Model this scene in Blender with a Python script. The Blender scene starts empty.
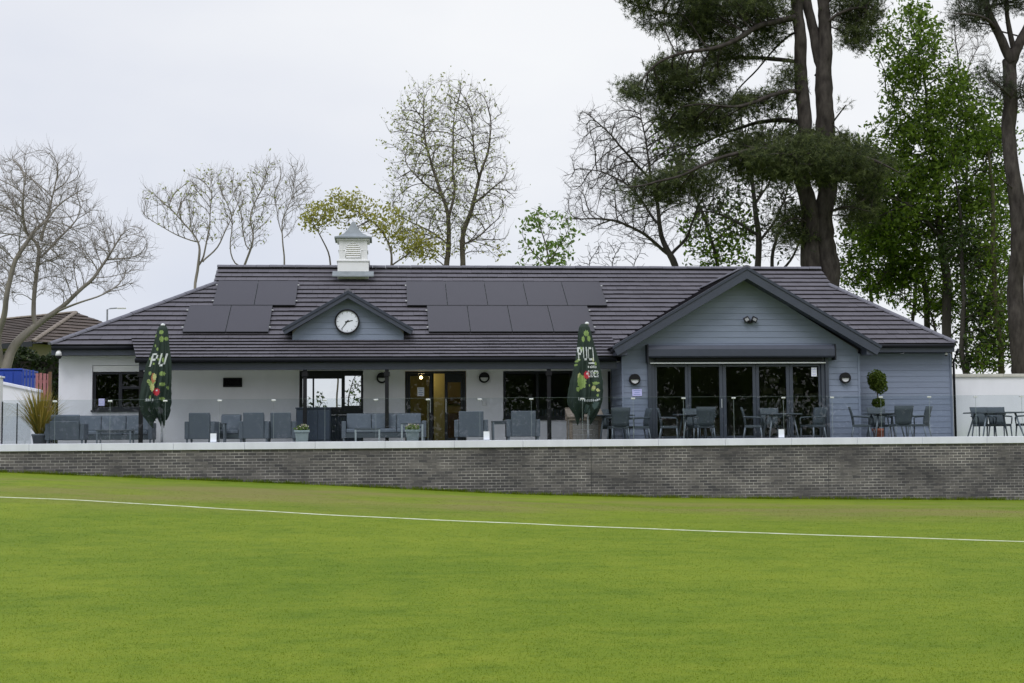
import bpy, bmesh, math, random
import numpy as np
from math import sin, cos, pi, radians, sqrt, atan2
from mathutils import Vector, Matrix

random.seed(7)
RNG = np.random.default_rng(11)
S = bpy.context.scene
COL = S.collection

# ------------------------------------------------------------------ camera
EYE = np.array([0.0, 0.0, 0.08])
FPX, YAW, PITCH, ROLL = 1414.0, radians(5.3), radians(3.97), radians(0.45)
FW = np.array([sin(YAW)*cos(PITCH), cos(YAW)*cos(PITCH), sin(PITCH)])
R0 = np.array([cos(YAW), -sin(YAW), 0.0]); U0 = np.cross(R0, FW)
RT = cos(ROLL)*R0 - sin(ROLL)*U0; UP = cos(ROLL)*U0 + sin(ROLL)*R0
cam = bpy.data.cameras.new('camera'); camo = bpy.data.objects.new('camera', cam); COL.objects.link(camo)
cam.sensor_width = 36.0; cam.lens = FPX/1024*36.0; cam.clip_start = 0.1; cam.clip_end = 5000
camo.matrix_world = Matrix(((RT[0], UP[0], -FW[0], EYE[0]), (RT[1], UP[1], -FW[1], EYE[1]), (RT[2], UP[2], -FW[2], EYE[2]), (0, 0, 0, 1)))
S.camera = camo

# ------------------------------------------------------------------ sky, sun, exposure
SUN_EL, SUN_AZ = radians(52), radians(205)       # azimuth clockwise from +Y: sun behind and left of the camera
w = bpy.data.worlds.new('World'); S.world = w; w.use_nodes = True
nt = w.node_tree; nt.nodes.clear()
def N(t, typ, **kw):
    n = t.nodes.new(typ)
    for k, v in kw.items(): setattr(n, k, v)
    return n
out = N(nt, 'ShaderNodeOutputWorld')
sky = N(nt, 'ShaderNodeTexSky', sky_type='NISHITA', sun_disc=False, sun_elevation=SUN_EL, sun_rotation=SUN_AZ)
bg1 = N(nt, 'ShaderNodeBackground'); bg1.inputs[1].default_value = 0.1
bg2 = N(nt, 'ShaderNodeBackground'); bg2.inputs[1].default_value = 1.0
tc = N(nt, 'ShaderNodeTexCoord'); sep = N(nt, 'ShaderNodeSeparateXYZ')
nt.links.new(tc.outputs['Generated'], sep.inputs[0])
mp = N(nt, 'ShaderNodeMapping'); mp.inputs['Scale'].default_value = (1.0, 1.0, 2.2)
nt.links.new(tc.outputs['Generated'], mp.inputs[0])
nz = N(nt, 'ShaderNodeTexNoise'); nz.inputs['Scale'].default_value = 2.6; nz.inputs['Detail'].default_value = 5; nz.inputs['Roughness'].default_value = 0.5
nt.links.new(mp.outputs[0], nz.inputs[0])
# overcast cloud brightness: brighter towards the zenith, a little greyer towards the horizon on the left
mr = N(nt, 'ShaderNodeMapRange'); mr.inputs[1].default_value = 0.0; mr.inputs[2].default_value = 0.30; mr.interpolation_type = 'SMOOTHSTEP'
nt.links.new(sep.outputs[2], mr.inputs[0])
mx = N(nt, 'ShaderNodeMapRange'); mx.inputs[1].default_value = -0.22; mx.inputs[2].default_value = 0.22; mx.interpolation_type = 'SMOOTHSTEP'
nt.links.new(sep.outputs[0], mx.inputs[0])
a1 = N(nt, 'ShaderNodeMath', operation='MULTIPLY_ADD'); a1.inputs[1].default_value = 0.45
nt.links.new(mr.outputs[0], a1.inputs[0])
a2 = N(nt, 'ShaderNodeMath', operation='MULTIPLY'); a2.inputs[1].default_value = 0.55; nt.links.new(mx.outputs[0], a2.inputs[0]); nt.links.new(a2.outputs[0], a1.inputs[2])
a3 = N(nt, 'ShaderNodeMath', operation='MULTIPLY_ADD'); a3.inputs[1].default_value = 1.5; nt.links.new(nz.outputs[0], a3.inputs[0])
a4 = N(nt, 'ShaderNodeMath', operation='SUBTRACT'); a4.inputs[1].default_value = 0.75; nt.links.new(a1.outputs[0], a4.inputs[0]); nt.links.new(a4.outputs[0], a3.inputs[2])
cr = N(nt, 'ShaderNodeValToRGB')
cr.color_ramp.elements[0].position = 0.0; cr.color_ramp.elements[0].color = (0.71, 0.75, 0.86, 1)
cr.color_ramp.elements[1].position = 1.0; cr.color_ramp.elements[1].color = (0.97, 0.98, 1.0, 1)
e = cr.color_ramp.elements.new(0.5); e.color = (0.84, 0.862, 0.925, 1)
nt.links.new(a3.outputs[0], cr.inputs[0])
zb = N(nt, 'ShaderNodeMapRange'); zb.inputs[1].default_value = 0.36; zb.inputs[2].default_value = 1.0; zb.inputs[3].default_value = 1.0; zb.inputs[4].default_value = 1.7
nt.links.new(sep.outputs[2], zb.inputs[0]); 
zb.inputs[3].default_value = 0.0; zb.inputs[4].default_value = 1.0
zc = N(nt, 'ShaderNodeValToRGB'); zc.color_ramp.elements[0].color = (1, 1, 1, 1); zc.color_ramp.elements[1].color = (1.55, 1.62, 1.86, 1); nt.links.new(zb.outputs[0], zc.inputs[0])
vm = N(nt, 'ShaderNodeVectorMath', operation='MULTIPLY'); nt.links.new(cr.outputs[0], vm.inputs[0]); nt.links.new(zc.outputs[0], vm.inputs[1])
nt.links.new(vm.outputs[0], bg2.inputs[0]); nt.links.new(sky.outputs[0], bg1.inputs[0])
ms = N(nt, 'ShaderNodeMixShader'); ms.inputs[0].default_value = 0.93
nt.links.new(bg1.outputs[0], ms.inputs[1]); nt.links.new(bg2.outputs[0], ms.inputs[2]); nt.links.new(ms.outputs[0], out.inputs[0])
sl = bpy.data.lights.new('sun', 'SUN'); sl.energy = 1.2; sl.angle = radians(25); sl.color = (1.0, 0.975, 0.945)
so = bpy.data.objects.new('sun', sl); COL.objects.link(so)
sd = Vector((sin(SUN_AZ)*cos(SUN_EL), cos(SUN_AZ)*cos(SUN_EL), sin(SUN_EL)))
so.rotation_euler = sd.to_track_quat('Z', 'Y').to_euler()
S.view_settings.view_transform = 'Standard'; S.view_settings.look = 'None'; S.view_settings.gamma = 1.0
S.view_settings.exposure = 0.0; S.view_settings.use_curve_mapping = False

def at(px, py, Y):
    """the point on the vertical plane y=Y along the photograph's line of sight (used to measure real positions)"""
    d = FW*FPX + RT*(px-512) - UP*(py-341.5)
    return EYE + d*((Y-EYE[1])/d[1])

# ------------------------------------------------------------------ helpers
def wloc(o):
    v = Vector((0, 0, 0))
    while o is not None: v += o.location; o = o.parent
    return v
def tag(o, label=None, cat=None, group=None, kind=None):
    if label: o['label'] = label
    if cat: o['category'] = cat
    if group: o['group'] = group
    if kind: o['kind'] = kind
    return o
def thing(name, label, cat, loc=(0, 0, 0), rz=0, group=None):
    o = bpy.data.objects.new(name, None); COL.objects.link(o); o.empty_display_size = 0.2
    o.location = loc; o.rotation_euler = (0, 0, rz)
    return tag(o, label, cat, group)
def kids(o): return [c for c in bpy.data.objects if c.parent is o]
def copy_tree(o, parent=None):
    c = o.copy(); COL.objects.link(c); c.parent = parent
    for k in list(o.children): copy_tree(k, c)
    return c

class MB:
    def __init__(s): s.v = []; s.f = []; s.m = []; s.mi = 0; s.sm = []; s.smooth = False
    def add(s, vs, fs):
        b = len(s.v); s.v += [tuple(map(float, p)) for p in vs]
        for f in fs: s.f.append([b+i for i in f]); s.m.append(s.mi); s.sm.append(s.smooth)
        return s
    def box(s, x0, x1, y0, y1, z0, z1):
        return s.add([(x0,y0,z0),(x1,y0,z0),(x1,y1,z0),(x0,y1,z0),(x0,y0,z1),(x1,y0,z1),(x1,y1,z1),(x0,y1,z1)],
              [(0,3,2,1),(4,5,6,7),(0,1,5,4),(1,2,6,5),(2,3,7,6),(3,0,4,7)])
    def obox(s, c, size, M=None):
        hx, hy, hz = [k/2 for k in size]; M = M or Matrix.Identity(3); c = Vector(c)
        vs = [c + M @ Vector(p) for p in [(-hx,-hy,-hz),(hx,-hy,-hz),(hx,hy,-hz),(-hx,hy,-hz),(-hx,-hy,hz),(hx,-hy,hz),(hx,hy,hz),(-hx,hy,hz)]]
        return s.add(vs, [(0,3,2,1),(4,5,6,7),(0,1,5,4),(1,2,6,5),(2,3,7,6),(3,0,4,7)])
    def poly(s, pts): return s.add(pts, [tuple(range(len(pts)))])
    def prism(s, poly, y0, y1):
        """polygon of (x, z) extruded along y"""
        n = len(poly); vs = [(p[0], y0, p[1]) for p in poly] + [(p[0], y1, p[1]) for p in poly]
        return s.add(vs, [tuple(range(n)), tuple(range(2*n-1, n-1, -1))] + [(i, (i+1) % n, n+(i+1) % n, n+i)[::-1] for i in range(n)])
    def prismx(s, poly, x0, x1):
        """polygon of (y, z) extruded along x"""
        n = len(poly); vs = [(x0, p[0], p[1]) for p in poly] + [(x1, p[0], p[1]) for p in poly]
        return s.add(vs, [tuple(range(n))[::-1], tuple(range(n, 2*n))] + [(i, (i+1) % n, n+(i+1) % n, n+i) for i in range(n)])
    def tube(s, pts, radii, n=8, cap=True):
        P = [Vector(p) for p in pts]
        if not hasattr(radii, '__len__'): radii = [radii]*len(P)
        vs = []; sm0 = s.smooth
        for i, p in enumerate(P):
            t = (P[min(i+1, len(P)-1)] - P[max(i-1, 0)]).normalized()
            a = t.cross(Vector((0.13, 0.21, 0.97)) if abs(t.z) < 0.9 else Vector((1, 0.05, 0))).normalized(); b = t.cross(a)
            for k in range(n): vs.append(p + (a*cos(2*pi*k/n) + b*sin(2*pi*k/n))*radii[i])
        fs = []
        for i in range(len(P)-1):
            for k in range(n): fs.append((i*n+k, i*n+(k+1) % n, (i+1)*n+(k+1) % n, (i+1)*n+k))
        s.smooth = True; b = len(s.v); s.add(vs, fs); s.smooth = False
        if cap:
            m = len(P)*n
            for f in (tuple(range(n))[::-1], tuple(range(m-n, m))):
                s.f.append([b+i for i in f]); s.m.append(s.mi); s.sm.append(False)
        s.smooth = sm0
        return s
    def lathe(s, prof, c=(0, 0, 0), n=20, smooth=True):
        """profile of (r, z) about a vertical axis"""
        vs = []; fs = []
        for r, z in prof:
            for k in range(n): vs.append((c[0]+r*cos(2*pi*k/n), c[1]+r*sin(2*pi*k/n), c[2]+z))
        for i in range(len(prof)-1):
            for k in range(n): fs.append((i*n+k, i*n+(k+1) % n, (i+1)*n+(k+1) % n, (i+1)*n+k))
        sm0 = s.smooth; s.smooth = smooth; s.add(vs, fs); s.smooth = False
        b = len(s.v)-len(vs)
        if prof[0][0] > 1e-4: s.f.append([b+i for i in range(n)][::-1]); s.m.append(s.mi); s.sm.append(False)
        if prof[-1][0] > 1e-4: s.f.append([b+len(vs)-n+i for i in range(n)]); s.m.append(s.mi); s.sm.append(False)
        s.smooth = sm0
        return s
    def build(s, name, mat, parent=None, bevel=0, local=False, rnd=None):
        me = bpy.data.meshes.new(name)
        off = Vector((0, 0, 0)) if (parent is None or local) else wloc(parent)
        me.from_pydata([(x-off.x, y-off.y, z-off.z) for x, y, z in s.v], [], s.f)
        for m in (mat if isinstance(mat, (list, tuple)) else [mat]): me.materials.append(m)
        me.polygons.foreach_set('material_index', s.m); me.polygons.foreach_set('use_smooth', s.sm)
        if rnd is not None:
            at_ = me.attributes.new('var', 'FLOAT', 'FACE'); at_.data.foreach_set('value', np.asarray(rnd, dtype=np.float32))
        me.update()
        o = bpy.data.objects.new(name, me); COL.objects.link(o)
        if parent is not None: o.parent = parent
        if bevel:
            bm = o.modifiers.new('bevel', 'BEVEL'); bm.width = bevel; bm.segments = 2; bm.limit_method = 'ANGLE'; bm.angle_limit = radians(40)
        return o

def np_mesh(name, V, F, mat, parent=None, smooth=False, var=None):
    """V (n,3); F (m,k) all faces of k corners"""
    me = bpy.data.meshes.new(name); V = np.asarray(V, dtype=np.float32); F = np.asarray(F, dtype=np.int32)
    if parent is not None: V = V - np.array(wloc(parent), dtype=np.float32)
    m, k = F.shape
    me.vertices.add(len(V)); me.vertices.foreach_set('co', V.ravel())
    me.loops.add(m*k); me.loops.foreach_set('vertex_index', F.ravel())
    me.polygons.add(m); me.polygons.foreach_set('loop_start', np.arange(0, m*k, k, dtype=np.int32))
    me.polygons.foreach_set('loop_total', np.full(m, k, dtype=np.int32))
    if smooth: me.polygons.foreach_set('use_smooth', np.ones(m, dtype=bool))
    me.materials.append(mat)
    if var is not None:
        a = me.attributes.new('var', 'FLOAT', 'FACE'); a.data.foreach_set('value', np.asarray(var, dtype=np.float32))
    me.update(calc_edges=True)
    o = bpy.data.objects.new(name, me); COL.objects.link(o)
    if parent is not None: o.parent = parent
    return o

# ------------------------------------------------------------------ materials
def mat(name, col, rough=0.6, var=0.0, vscale=6.0, bump=0.0, bscale=60.0, metal=0.0, spec=0.5, col2=None, attr=0.0, stretch=(1, 1, 1)):
    m = bpy.data.materials.new(name); m.use_nodes = True; t = m.node_tree; p = t.nodes['Principled BSDF']
    p.inputs['Roughness'].default_value = rough; p.inputs['Metallic'].default_value = metal; p.inputs['Specular IOR Level'].default_value = spec
    p.inputs['Base Color'].default_value = (*col, 1)
    tcn = N(t, 'ShaderNodeTexCoord'); mpn = N(t, 'ShaderNodeMapping'); mpn.inputs['Scale'].default_value = stretch
    t.links.new(tcn.outputs['Object'], mpn.inputs[0])
    last = None
    if var > 0 or col2:
        n = N(t, 'ShaderNodeTexNoise'); n.inputs['Scale'].default_value = vscale; n.inputs['Detail'].default_value = 6; n.inputs['Roughness'].default_value = 0.6
        t.links.new(mpn.outputs[0], n.inputs[0])
        c2 = col2 or tuple(c*(1-var) for c in col); c1 = col if col2 else tuple(min(1, c*(1+var)) for c in col)
        r = N(t, 'ShaderNodeValToRGB'); r.color_ramp.elements[0].position = 0.32; r.color_ramp.elements[1].position = 0.68
        r.color_ramp.elements[0].color = (*c2, 1); r.color_ramp.elements[1].color = (*c1, 1)
        t.links.new(n.outputs[0], r.inputs[0]); last = r.outputs[0]
    if attr > 0:
        a = N(t, 'ShaderNodeAttribute', attribute_name='var'); mrn = N(t, 'ShaderNodeMapRange')
        mrn.inputs[3].default_value = 1-attr; mrn.inputs[4].default_value = 1+attr; t.links.new(a.outputs['Fac'], mrn.inputs[0])
        v = N(t, 'ShaderNodeVectorMath', operation='SCALE')
        if last: t.links.new(last, v.inputs[0])
        else: v.inputs[0].default_value = col
        t.links.new(mrn.outputs[0], v.inputs['Scale']); last = v.outputs[0]
    if last: t.links.new(last, p.inputs['Base Color'])
    if bump > 0:
        n2 = N(t, 'ShaderNodeTexNoise'); n2.inputs['Scale'].default_value = bscale; n2.inputs['Detail'].default_value = 4
        t.links.new(mpn.outputs[0], n2.inputs[0])
        b = N(t, 'ShaderNodeBump'); b.inputs['Strength'].default_value = bump; b.inputs['Distance'].default_value = 0.01
        t.links.new(n2.outputs[0], b.inputs['Height']); t.links.new(b.outputs[0], p.inputs['Normal'])
    return m

def leaf_mat(name, ca, cb, trans=0.35, rough=0.55):
    m = bpy.data.materials.new(name); m.use_nodes = True; t = m.node_tree; p = t.nodes['Principled BSDF']
    a = N(t, 'ShaderNodeAttribute', attribute_name='var'); r = N(t, 'ShaderNodeValToRGB')
    r.color_ramp.elements[0].color = (*ca, 1); r.color_ramp.elements[1].color = (*cb, 1)
    t.links.new(a.outputs['Fac'], r.inputs[0]); t.links.new(r.outputs[0], p.inputs['Base Color'])
    p.inputs['Roughness'].default_value = rough; p.inputs['Specular IOR Level'].default_value = 0.3
    tr = N(t, 'ShaderNodeBsdfTranslucent'); mx_ = N(t, 'ShaderNodeMixShader'); mx_.inputs[0].default_value = trans
    t.links.new(r.outputs[0], tr.inputs[0]); t.links.new(p.outputs[0], mx_.inputs[1]); t.links.new(tr.outputs[0], mx_.inputs[2])
    t.links.new(mx_.outputs[0], t.nodes['Material Output'].inputs[0])
    return m

def glass_mat(name, tint=(0.9, 0.93, 0.92), ior=1.5, rough=0.0, wob=0.0):
    m = bpy.data.materials.new(name); m.use_nodes = True; t = m.node_tree; t.nodes.remove(t.nodes['Principled BSDF'])
    tr = N(t, 'ShaderNodeBsdfTransparent'); tr.inputs[0].default_value = (*tint, 1)
    gl = N(t, 'ShaderNodeBsdfGlossy'); gl.inputs['Roughness'].default_value = rough
    fr = N(t, 'ShaderNodeFresnel'); fr.inputs[0].default_value = ior
    mx_ = N(t, 'ShaderNodeMixShader')
    if wob:
        tcn = N(t, 'ShaderNodeTexCoord'); n = N(t, 'ShaderNodeTexNoise'); n.inputs['Scale'].default_value = 0.9
        t.links.new(tcn.outputs['Object'], n.inputs[0]); b = N(t, 'ShaderNodeBump'); b.inputs['Strength'].default_value = wob; b.inputs['Distance'].default_value = 0.02
        t.links.new(n.outputs[0], b.inputs['Height']); t.links.new(b.outputs[0], gl.inputs['Normal'])
    t.links.new(fr.outputs[0], mx_.inputs[0]); t.links.new(tr.outputs[0], mx_.inputs[1]); t.links.new(gl.outputs[0], mx_.inputs[2])
    t.links.new(mx_.outputs[0], t.nodes['Material Output'].inputs[0])
    return m

def emit_mat(name, col, st):
    m = bpy.data.materials.new(name); m.use_nodes = True; t = m.node_tree; p = t.nodes['Principled BSDF']
    p.inputs['Emission Color'].default_value = (*col, 1); p.inputs['Emission Strength'].default_value = st; return m

M = dict(
    render=mat('white_render', (0.755, 0.76, 0.79), 0.85, 0.045, 1.6, 0.25, 90, stretch=(1, 1, .4)),
    white=mat('white_paint', (0.80, 0.80, 0.80), 0.5, 0.03, 3, 0.05),
    clad=mat('blue_grey_cladding', (0.200, 0.237, 0.315), 0.6, 0.06, 5, 0.15, 40, attr=0.06, stretch=(0.3, 1, 3)),
    navy=mat('navy_grey_paint', (0.046, 0.054, 0.078), 0.45, 0.08, 3, 0.05),
    gutter=mat('black_plastic', (0.010, 0.011, 0.015), 0.6, spec=0.2),
    frame=mat('charcoal_frame', (0.018, 0.020, 0.027), 0.5, spec=0.3),
    bifold=mat('slate_frame', (0.05, 0.06, 0.08), 0.4),
    tile=mat('dark_roof_tile', (0.099, 0.093, 0.105), 0.75, 0.09, 0.9, 0.3, 120, attr=0.06, spec=0.35),
    ridge=mat('ridge_tile', (0.125, 0.123, 0.145), 0.65, 0.12, 3, 0.2),
    under=mat('roof_underlay', (0.03, 0.03, 0.03), 0.9),
    pv=mat('solar_cells', (0.026, 0.023, 0.029), 0.42, 0.05, 0.8, spec=0.3),
    pvf=mat('panel_frame', (0.012, 0.012, 0.014), 0.4),
    alu=mat('aluminium', (0.75, 0.76, 0.78), 0.35, metal=0.6),
    glass=glass_mat('window_glass', (0.89, 0.92, 0.91), 1.58, 0.006, 0.03),
    bal=glass_mat('balustrade_glass', (0.85, 0.89, 0.90), 1.6),
    clear=glass_mat('clear_window_glass', (0.96, 0.97, 0.96), 1.45),
    baledge=mat('glass_edge', (0.30, 0.36, 0.36), 0.2),
    dark=mat('dark_interior', (0.035, 0.035, 0.035), 0.9, 0.2, 2),
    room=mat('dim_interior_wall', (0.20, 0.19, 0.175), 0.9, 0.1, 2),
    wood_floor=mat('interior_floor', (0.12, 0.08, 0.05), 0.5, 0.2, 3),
    olive=mat('olive_lobby_wall', (0.30, 0.28, 0.12), 0.8, 0.06, 2),
    cream=mat('cream_lobby_wall', (0.62, 0.52, 0.26), 0.8, 0.05, 2),
    brown=mat('brown_wood', (0.14, 0.07, 0.035), 0.6, 0.25, 6),
    rattan=mat('grey_rattan', (0.105, 0.128, 0.155), 0.6, 0.12, 40, 0.8, 160, stretch=(1, 1, 2)),
    rattan2=mat('dark_rattan', (0.060, 0.078, 0.092), 0.6, 0.14, 40, 0.8, 160, stretch=(1, 1, 2)),
    cush=mat('grey_cushion', (0.125, 0.150, 0.182), 0.9, 0.08, 8, 0.3, 200),
    leg=mat('grey_metal_leg', (0.17, 0.20, 0.23), 0.4, metal=0.2),
    palel=mat('pale_metal_leg', (0.36, 0.41, 0.42), 0.4, metal=0.2),
    ttop=mat('slate_table_top', (0.07, 0.085, 0.10), 0.35, 0.1, 10),
    panelb=mat('dark_blue_boarding', (0.028, 0.042, 0.065), 0.5, 0.12, 6, 0.1),
    pot=mat('pale_green_planter', (0.33, 0.40, 0.40), 0.6, 0.05, 5),
    potg=mat('grey_pot', (0.16, 0.18, 0.21), 0.6, 0.1, 8),
    terra=mat('terracotta', (0.36, 0.12, 0.07), 0.8, 0.12, 9),
    soil=mat('soil', (0.03, 0.022, 0.016), 0.95),
    oldwood=mat('weathered_wood', (0.20, 0.165, 0.13), 0.8, 0.3, 7, 0.4, 60, stretch=(1, 1, 6)),
    greywood=mat('grey_weathered_wood', (0.24, 0.23, 0.215), 0.85, 0.22, 7, 0.4, 60, stretch=(4, 1, 1)),
    card=mat('white_card', (0.82, 0.85, 0.92), 0.6),
    lilac=mat('lilac_sign', (0.55, 0.55, 0.88), 0.5),
    bluep=mat('blue_print', (0.12, 0.22, 0.5), 0.5),
    black=mat('black_metal', (0.010, 0.010, 0.012), 0.55, spec=0.25),
    lens=mat('opal_lens', (0.72, 0.72, 0.74), 0.3),
    lead=mat('weathered_lead', (0.20, 0.225, 0.235), 0.55, 0.18, 4, 0.1),
    stone=mat('pale_coping_stone', (0.73, 0.74, 0.82), 0.7, 0.07, 2.2, 0.1, stretch=(1, 1, .25)),
    oldstone=mat('weathered_coping', (0.50, 0.49, 0.43), 0.8, 0.12, 3, 0.2),
    paving=mat('terrace_paving', (0.36, 0.35, 0.34), 0.8, 0.10, 2, 0.2),
    canvas=mat('green_canvas', (0.009, 0.024, 0.015), 0.75, 0.12, 20),
    canvasin=mat('canvas_lining', (0.07, 0.11, 0.10), 0.8, 0.1, 12),
    plime=mat('lime_print', (0.20, 0.29, 0.08), 0.7, 0.2, 30), pyel=mat('pale_yellow_print', (0.42, 0.44, 0.18), 0.7, 0.2, 30),
    pred=mat('red_print', (0.42, 0.02, 0.035), 0.7), porg=mat('orange_print', (0.38, 0.15, 0.07), 0.7), pwhite=mat('white_print', (0.60, 0.63, 0.63), 0.7),
    pole=mat('white_pole', (0.70, 0.72, 0.72), 0.4),
    brownroof=mat('brown_house_tile', (0.088, 0.066, 0.052), 0.8, 0.18, 1.2, 0.3, 30, attr=0.12),
    buff=mat('buff_render', (0.38, 0.34, 0.27), 0.85, 0.06, 2),
    bluepaint=mat('blue_paint', (0.012, 0.05, 0.36), 0.45, 0.12, 3),
    redpaint=mat('faded_red_paint', (0.36, 0.14, 0.15), 0.6, 0.2, 5),
    grey=mat('grey_steel', (0.25, 0.26, 0.27), 0.5),
    picture=mat('faded_picture', (0.75, 0.72, 0.60), 0.6, 0.3, 9),
    bulb=emit_mat('warm_bulb', (1.0, 0.6, 0.2), 6.0),
    bark_pale=mat('pale_bark', (0.235, 0.210, 0.175), 0.9, 0.28, 2.5, 0.6, 14, stretch=(1, 1, 0.35)),
    bark_grey=mat('grey_brown_bark', (0.11, 0.095, 0.07), 0.9, 0.3, 3, 0.6, 14, stretch=(1, 1, 0.35)),
    bark_dark=mat('dark_bark', (0.048, 0.042, 0.036), 0.9, 0.35, 2.5, 0.7, 12, stretch=(1, 1, 0.3)),
    bark_pine=mat('pine_bark', (0.080, 0.069, 0.062), 0.95, 0.0, 4.5, 1.0, 10, stretch=(1, 1, 0.38), col2=(0.026, 0.022, 0.020), spec=0.1),
    bark_ivy=mat('ivied_bark', (0.07, 0.065, 0.03), 0.9, 0.35, 3, 0.7, 12),
    needles=leaf_mat('pine_needles', (0.026, 0.042, 0.017), (0.18, 0.215, 0.070), 0.42),
    needles_grey=leaf_mat('grey_green_needles', (0.030, 0.040, 0.022), (0.085, 0.10, 0.05), 0.2),
    leaf_bright=leaf_mat('fresh_leaves', (0.034, 0.076, 0.008), (0.20, 0.30, 0.030), 0.58),
    leaf_dark=leaf_mat('dull_leaves', (0.018, 0.036, 0.010), (0.065, 0.105, 0.022), 0.3),
    leaf_yellow=leaf_mat('yellow_green_leaves', (0.24, 0.24, 0.04), (0.52, 0.50, 0.12), 0.62),
    leaf_spring=leaf_mat('spring_leaves', (0.09, 0.16, 0.03), (0.26, 0.38, 0.09), 0.5),
    leaf_bud=leaf_mat('opening_buds', (0.24, 0.25, 0.09), (0.46, 0.50, 0.20), 0.65),
    leaf_box=leaf_mat('clipped_box', (0.03, 0.06, 0.006), (0.14, 0.19, 0.025), 0.3),
    phormium=leaf_mat('phormium_blades', (0.13, 0.15, 0.03), (0.55, 0.36, 0.06), 0.35),
    flower=leaf_mat('flower_petals', (0.25, 0.30, 0.12), (0.8, 0.62, 0.6), 0.2),
    hedge=leaf_mat('hedge_leaves', (0.012, 0.022, 0.008), (0.04, 0.062, 0.018), 0.2),
    twig=mat('pale_twigs', (0.22, 0.19, 0.16), 0.9), twig_dark=mat('dark_twigs', (0.115, 0.098, 0.090), 0.9),
    line=mat('white_line_paint', (0.62, 0.64, 0.50), 0.9, 0.0, 5, col2=(0.40, 0.44, 0.22)),
)

# brick material: dark grey-brown stretcher bond with pale, patchy mortar and smoky stains
def brick_mat():
    m = bpy.data.materials.new('dark_brick'); m.use_nodes = True; t = m.node_tree; p = t.nodes['Principled BSDF']; p.inputs['Roughness'].default_value = 0.85
    tcn = N(t, 'ShaderNodeTexCoord'); sp = N(t, 'ShaderNodeSeparateXYZ'); cb = N(t, 'ShaderNodeCombineXYZ')
    t.links.new(tcn.outputs['Object'], sp.inputs[0]); t.links.new(sp.outputs[0], cb.inputs[0]); t.links.new(sp.outputs[2], cb.inputs[1])
    br = N(t, 'ShaderNodeTexBrick'); br.inputs['Scale'].default_value = 1.0; br.inputs['Brick Width'].default_value = 0.225; br.inputs['Row Height'].default_value = 0.075
    br.inputs['Mortar Size'].default_value = 0.0065; br.inputs['Mortar Smooth'].default_value = 0.2; br.inputs['Bias'].default_value = -0.1
    br.inputs['Color1'].default_value = (0.138, 0.128, 0.124, 1); br.inputs['Color2'].default_value = (0.058, 0.056, 0.061, 1); br.inputs['Mortar'].default_value = (0.43, 0.40, 0.36, 1)
    t.links.new(cb.outputs[0], br.inputs[0])
    # patchy mortar: dirty joints in places
    n1 = N(t, 'ShaderNodeTexNoise'); n1.inputs['Scale'].default_value = 0.9; n1.inputs['Detail'].default_value = 7; n1.inputs['Roughness'].default_value = 0.7
    t.links.new(cb.outputs[0], n1.inputs[0])
    r1 = N(t, 'ShaderNodeValToRGB'); r1.color_ramp.elements[0].position = 0.38; r1.color_ramp.elements[1].position = 0.62
    r1.color_ramp.elements[0].color = (0.09, 0.085, 0.085, 1); r1.color_ramp.elements[1].color = (0.50, 0.48, 0.46, 1)
    t.links.new(n1.outputs[0], r1.inputs[0]); t.links.new(r1.outputs[0], br.inputs['Mortar'])
    mp2 = N(t, 'ShaderNodeMapping'); mp2.inputs['Scale'].default_value = (0.55, 1.6, 1); mp2.inputs['Location'].default_value = (3.1, 1.7, 0); t.links.new(cb.outputs[0], mp2.inputs[0])
    n2 = N(t, 'ShaderNodeTexNoise'); n2.inputs['Scale'].default_value = 0.9; n2.inputs['Detail'].default_value = 7; n2.inputs['Roughness'].default_value = 0.68; t.links.new(mp2.outputs[0], n2.inputs[0])
    r2 = N(t, 'ShaderNodeValToRGB'); r2.color_ramp.elements[0].position = 0.35; r2.color_ramp.elements[1].position = 0.65
    r2.color_ramp.elements[0].color = (0.60, 0.59, 0.62, 1); r2.color_ramp.elements[1].color = (1.25, 1.22, 1.2, 1)
    t.links.new(n2.outputs[0], r2.inputs[0])
    mu = N(t, 'ShaderNodeMix', data_type='RGBA', blend_type='MULTIPLY'); mu.inputs[0].default_value = 1.0
    t.links.new(br.outputs['Color'], mu.inputs[6]); t.links.new(r2.outputs[0], mu.inputs[7]); t.links.new(mu.outputs[2], p.inputs['Base Color'])
    b = N(t, 'ShaderNodeBump'); b.inputs['Strength'].default_value = 0.5; b.inputs['Distance'].default_value = 0.008; b.invert = True
    t.links.new(br.outputs['Fac'], b.inputs['Height']); t.links.new(b.outputs[0], p.inputs['Normal'])
    return m
M['brick'] = brick_mat()

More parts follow.
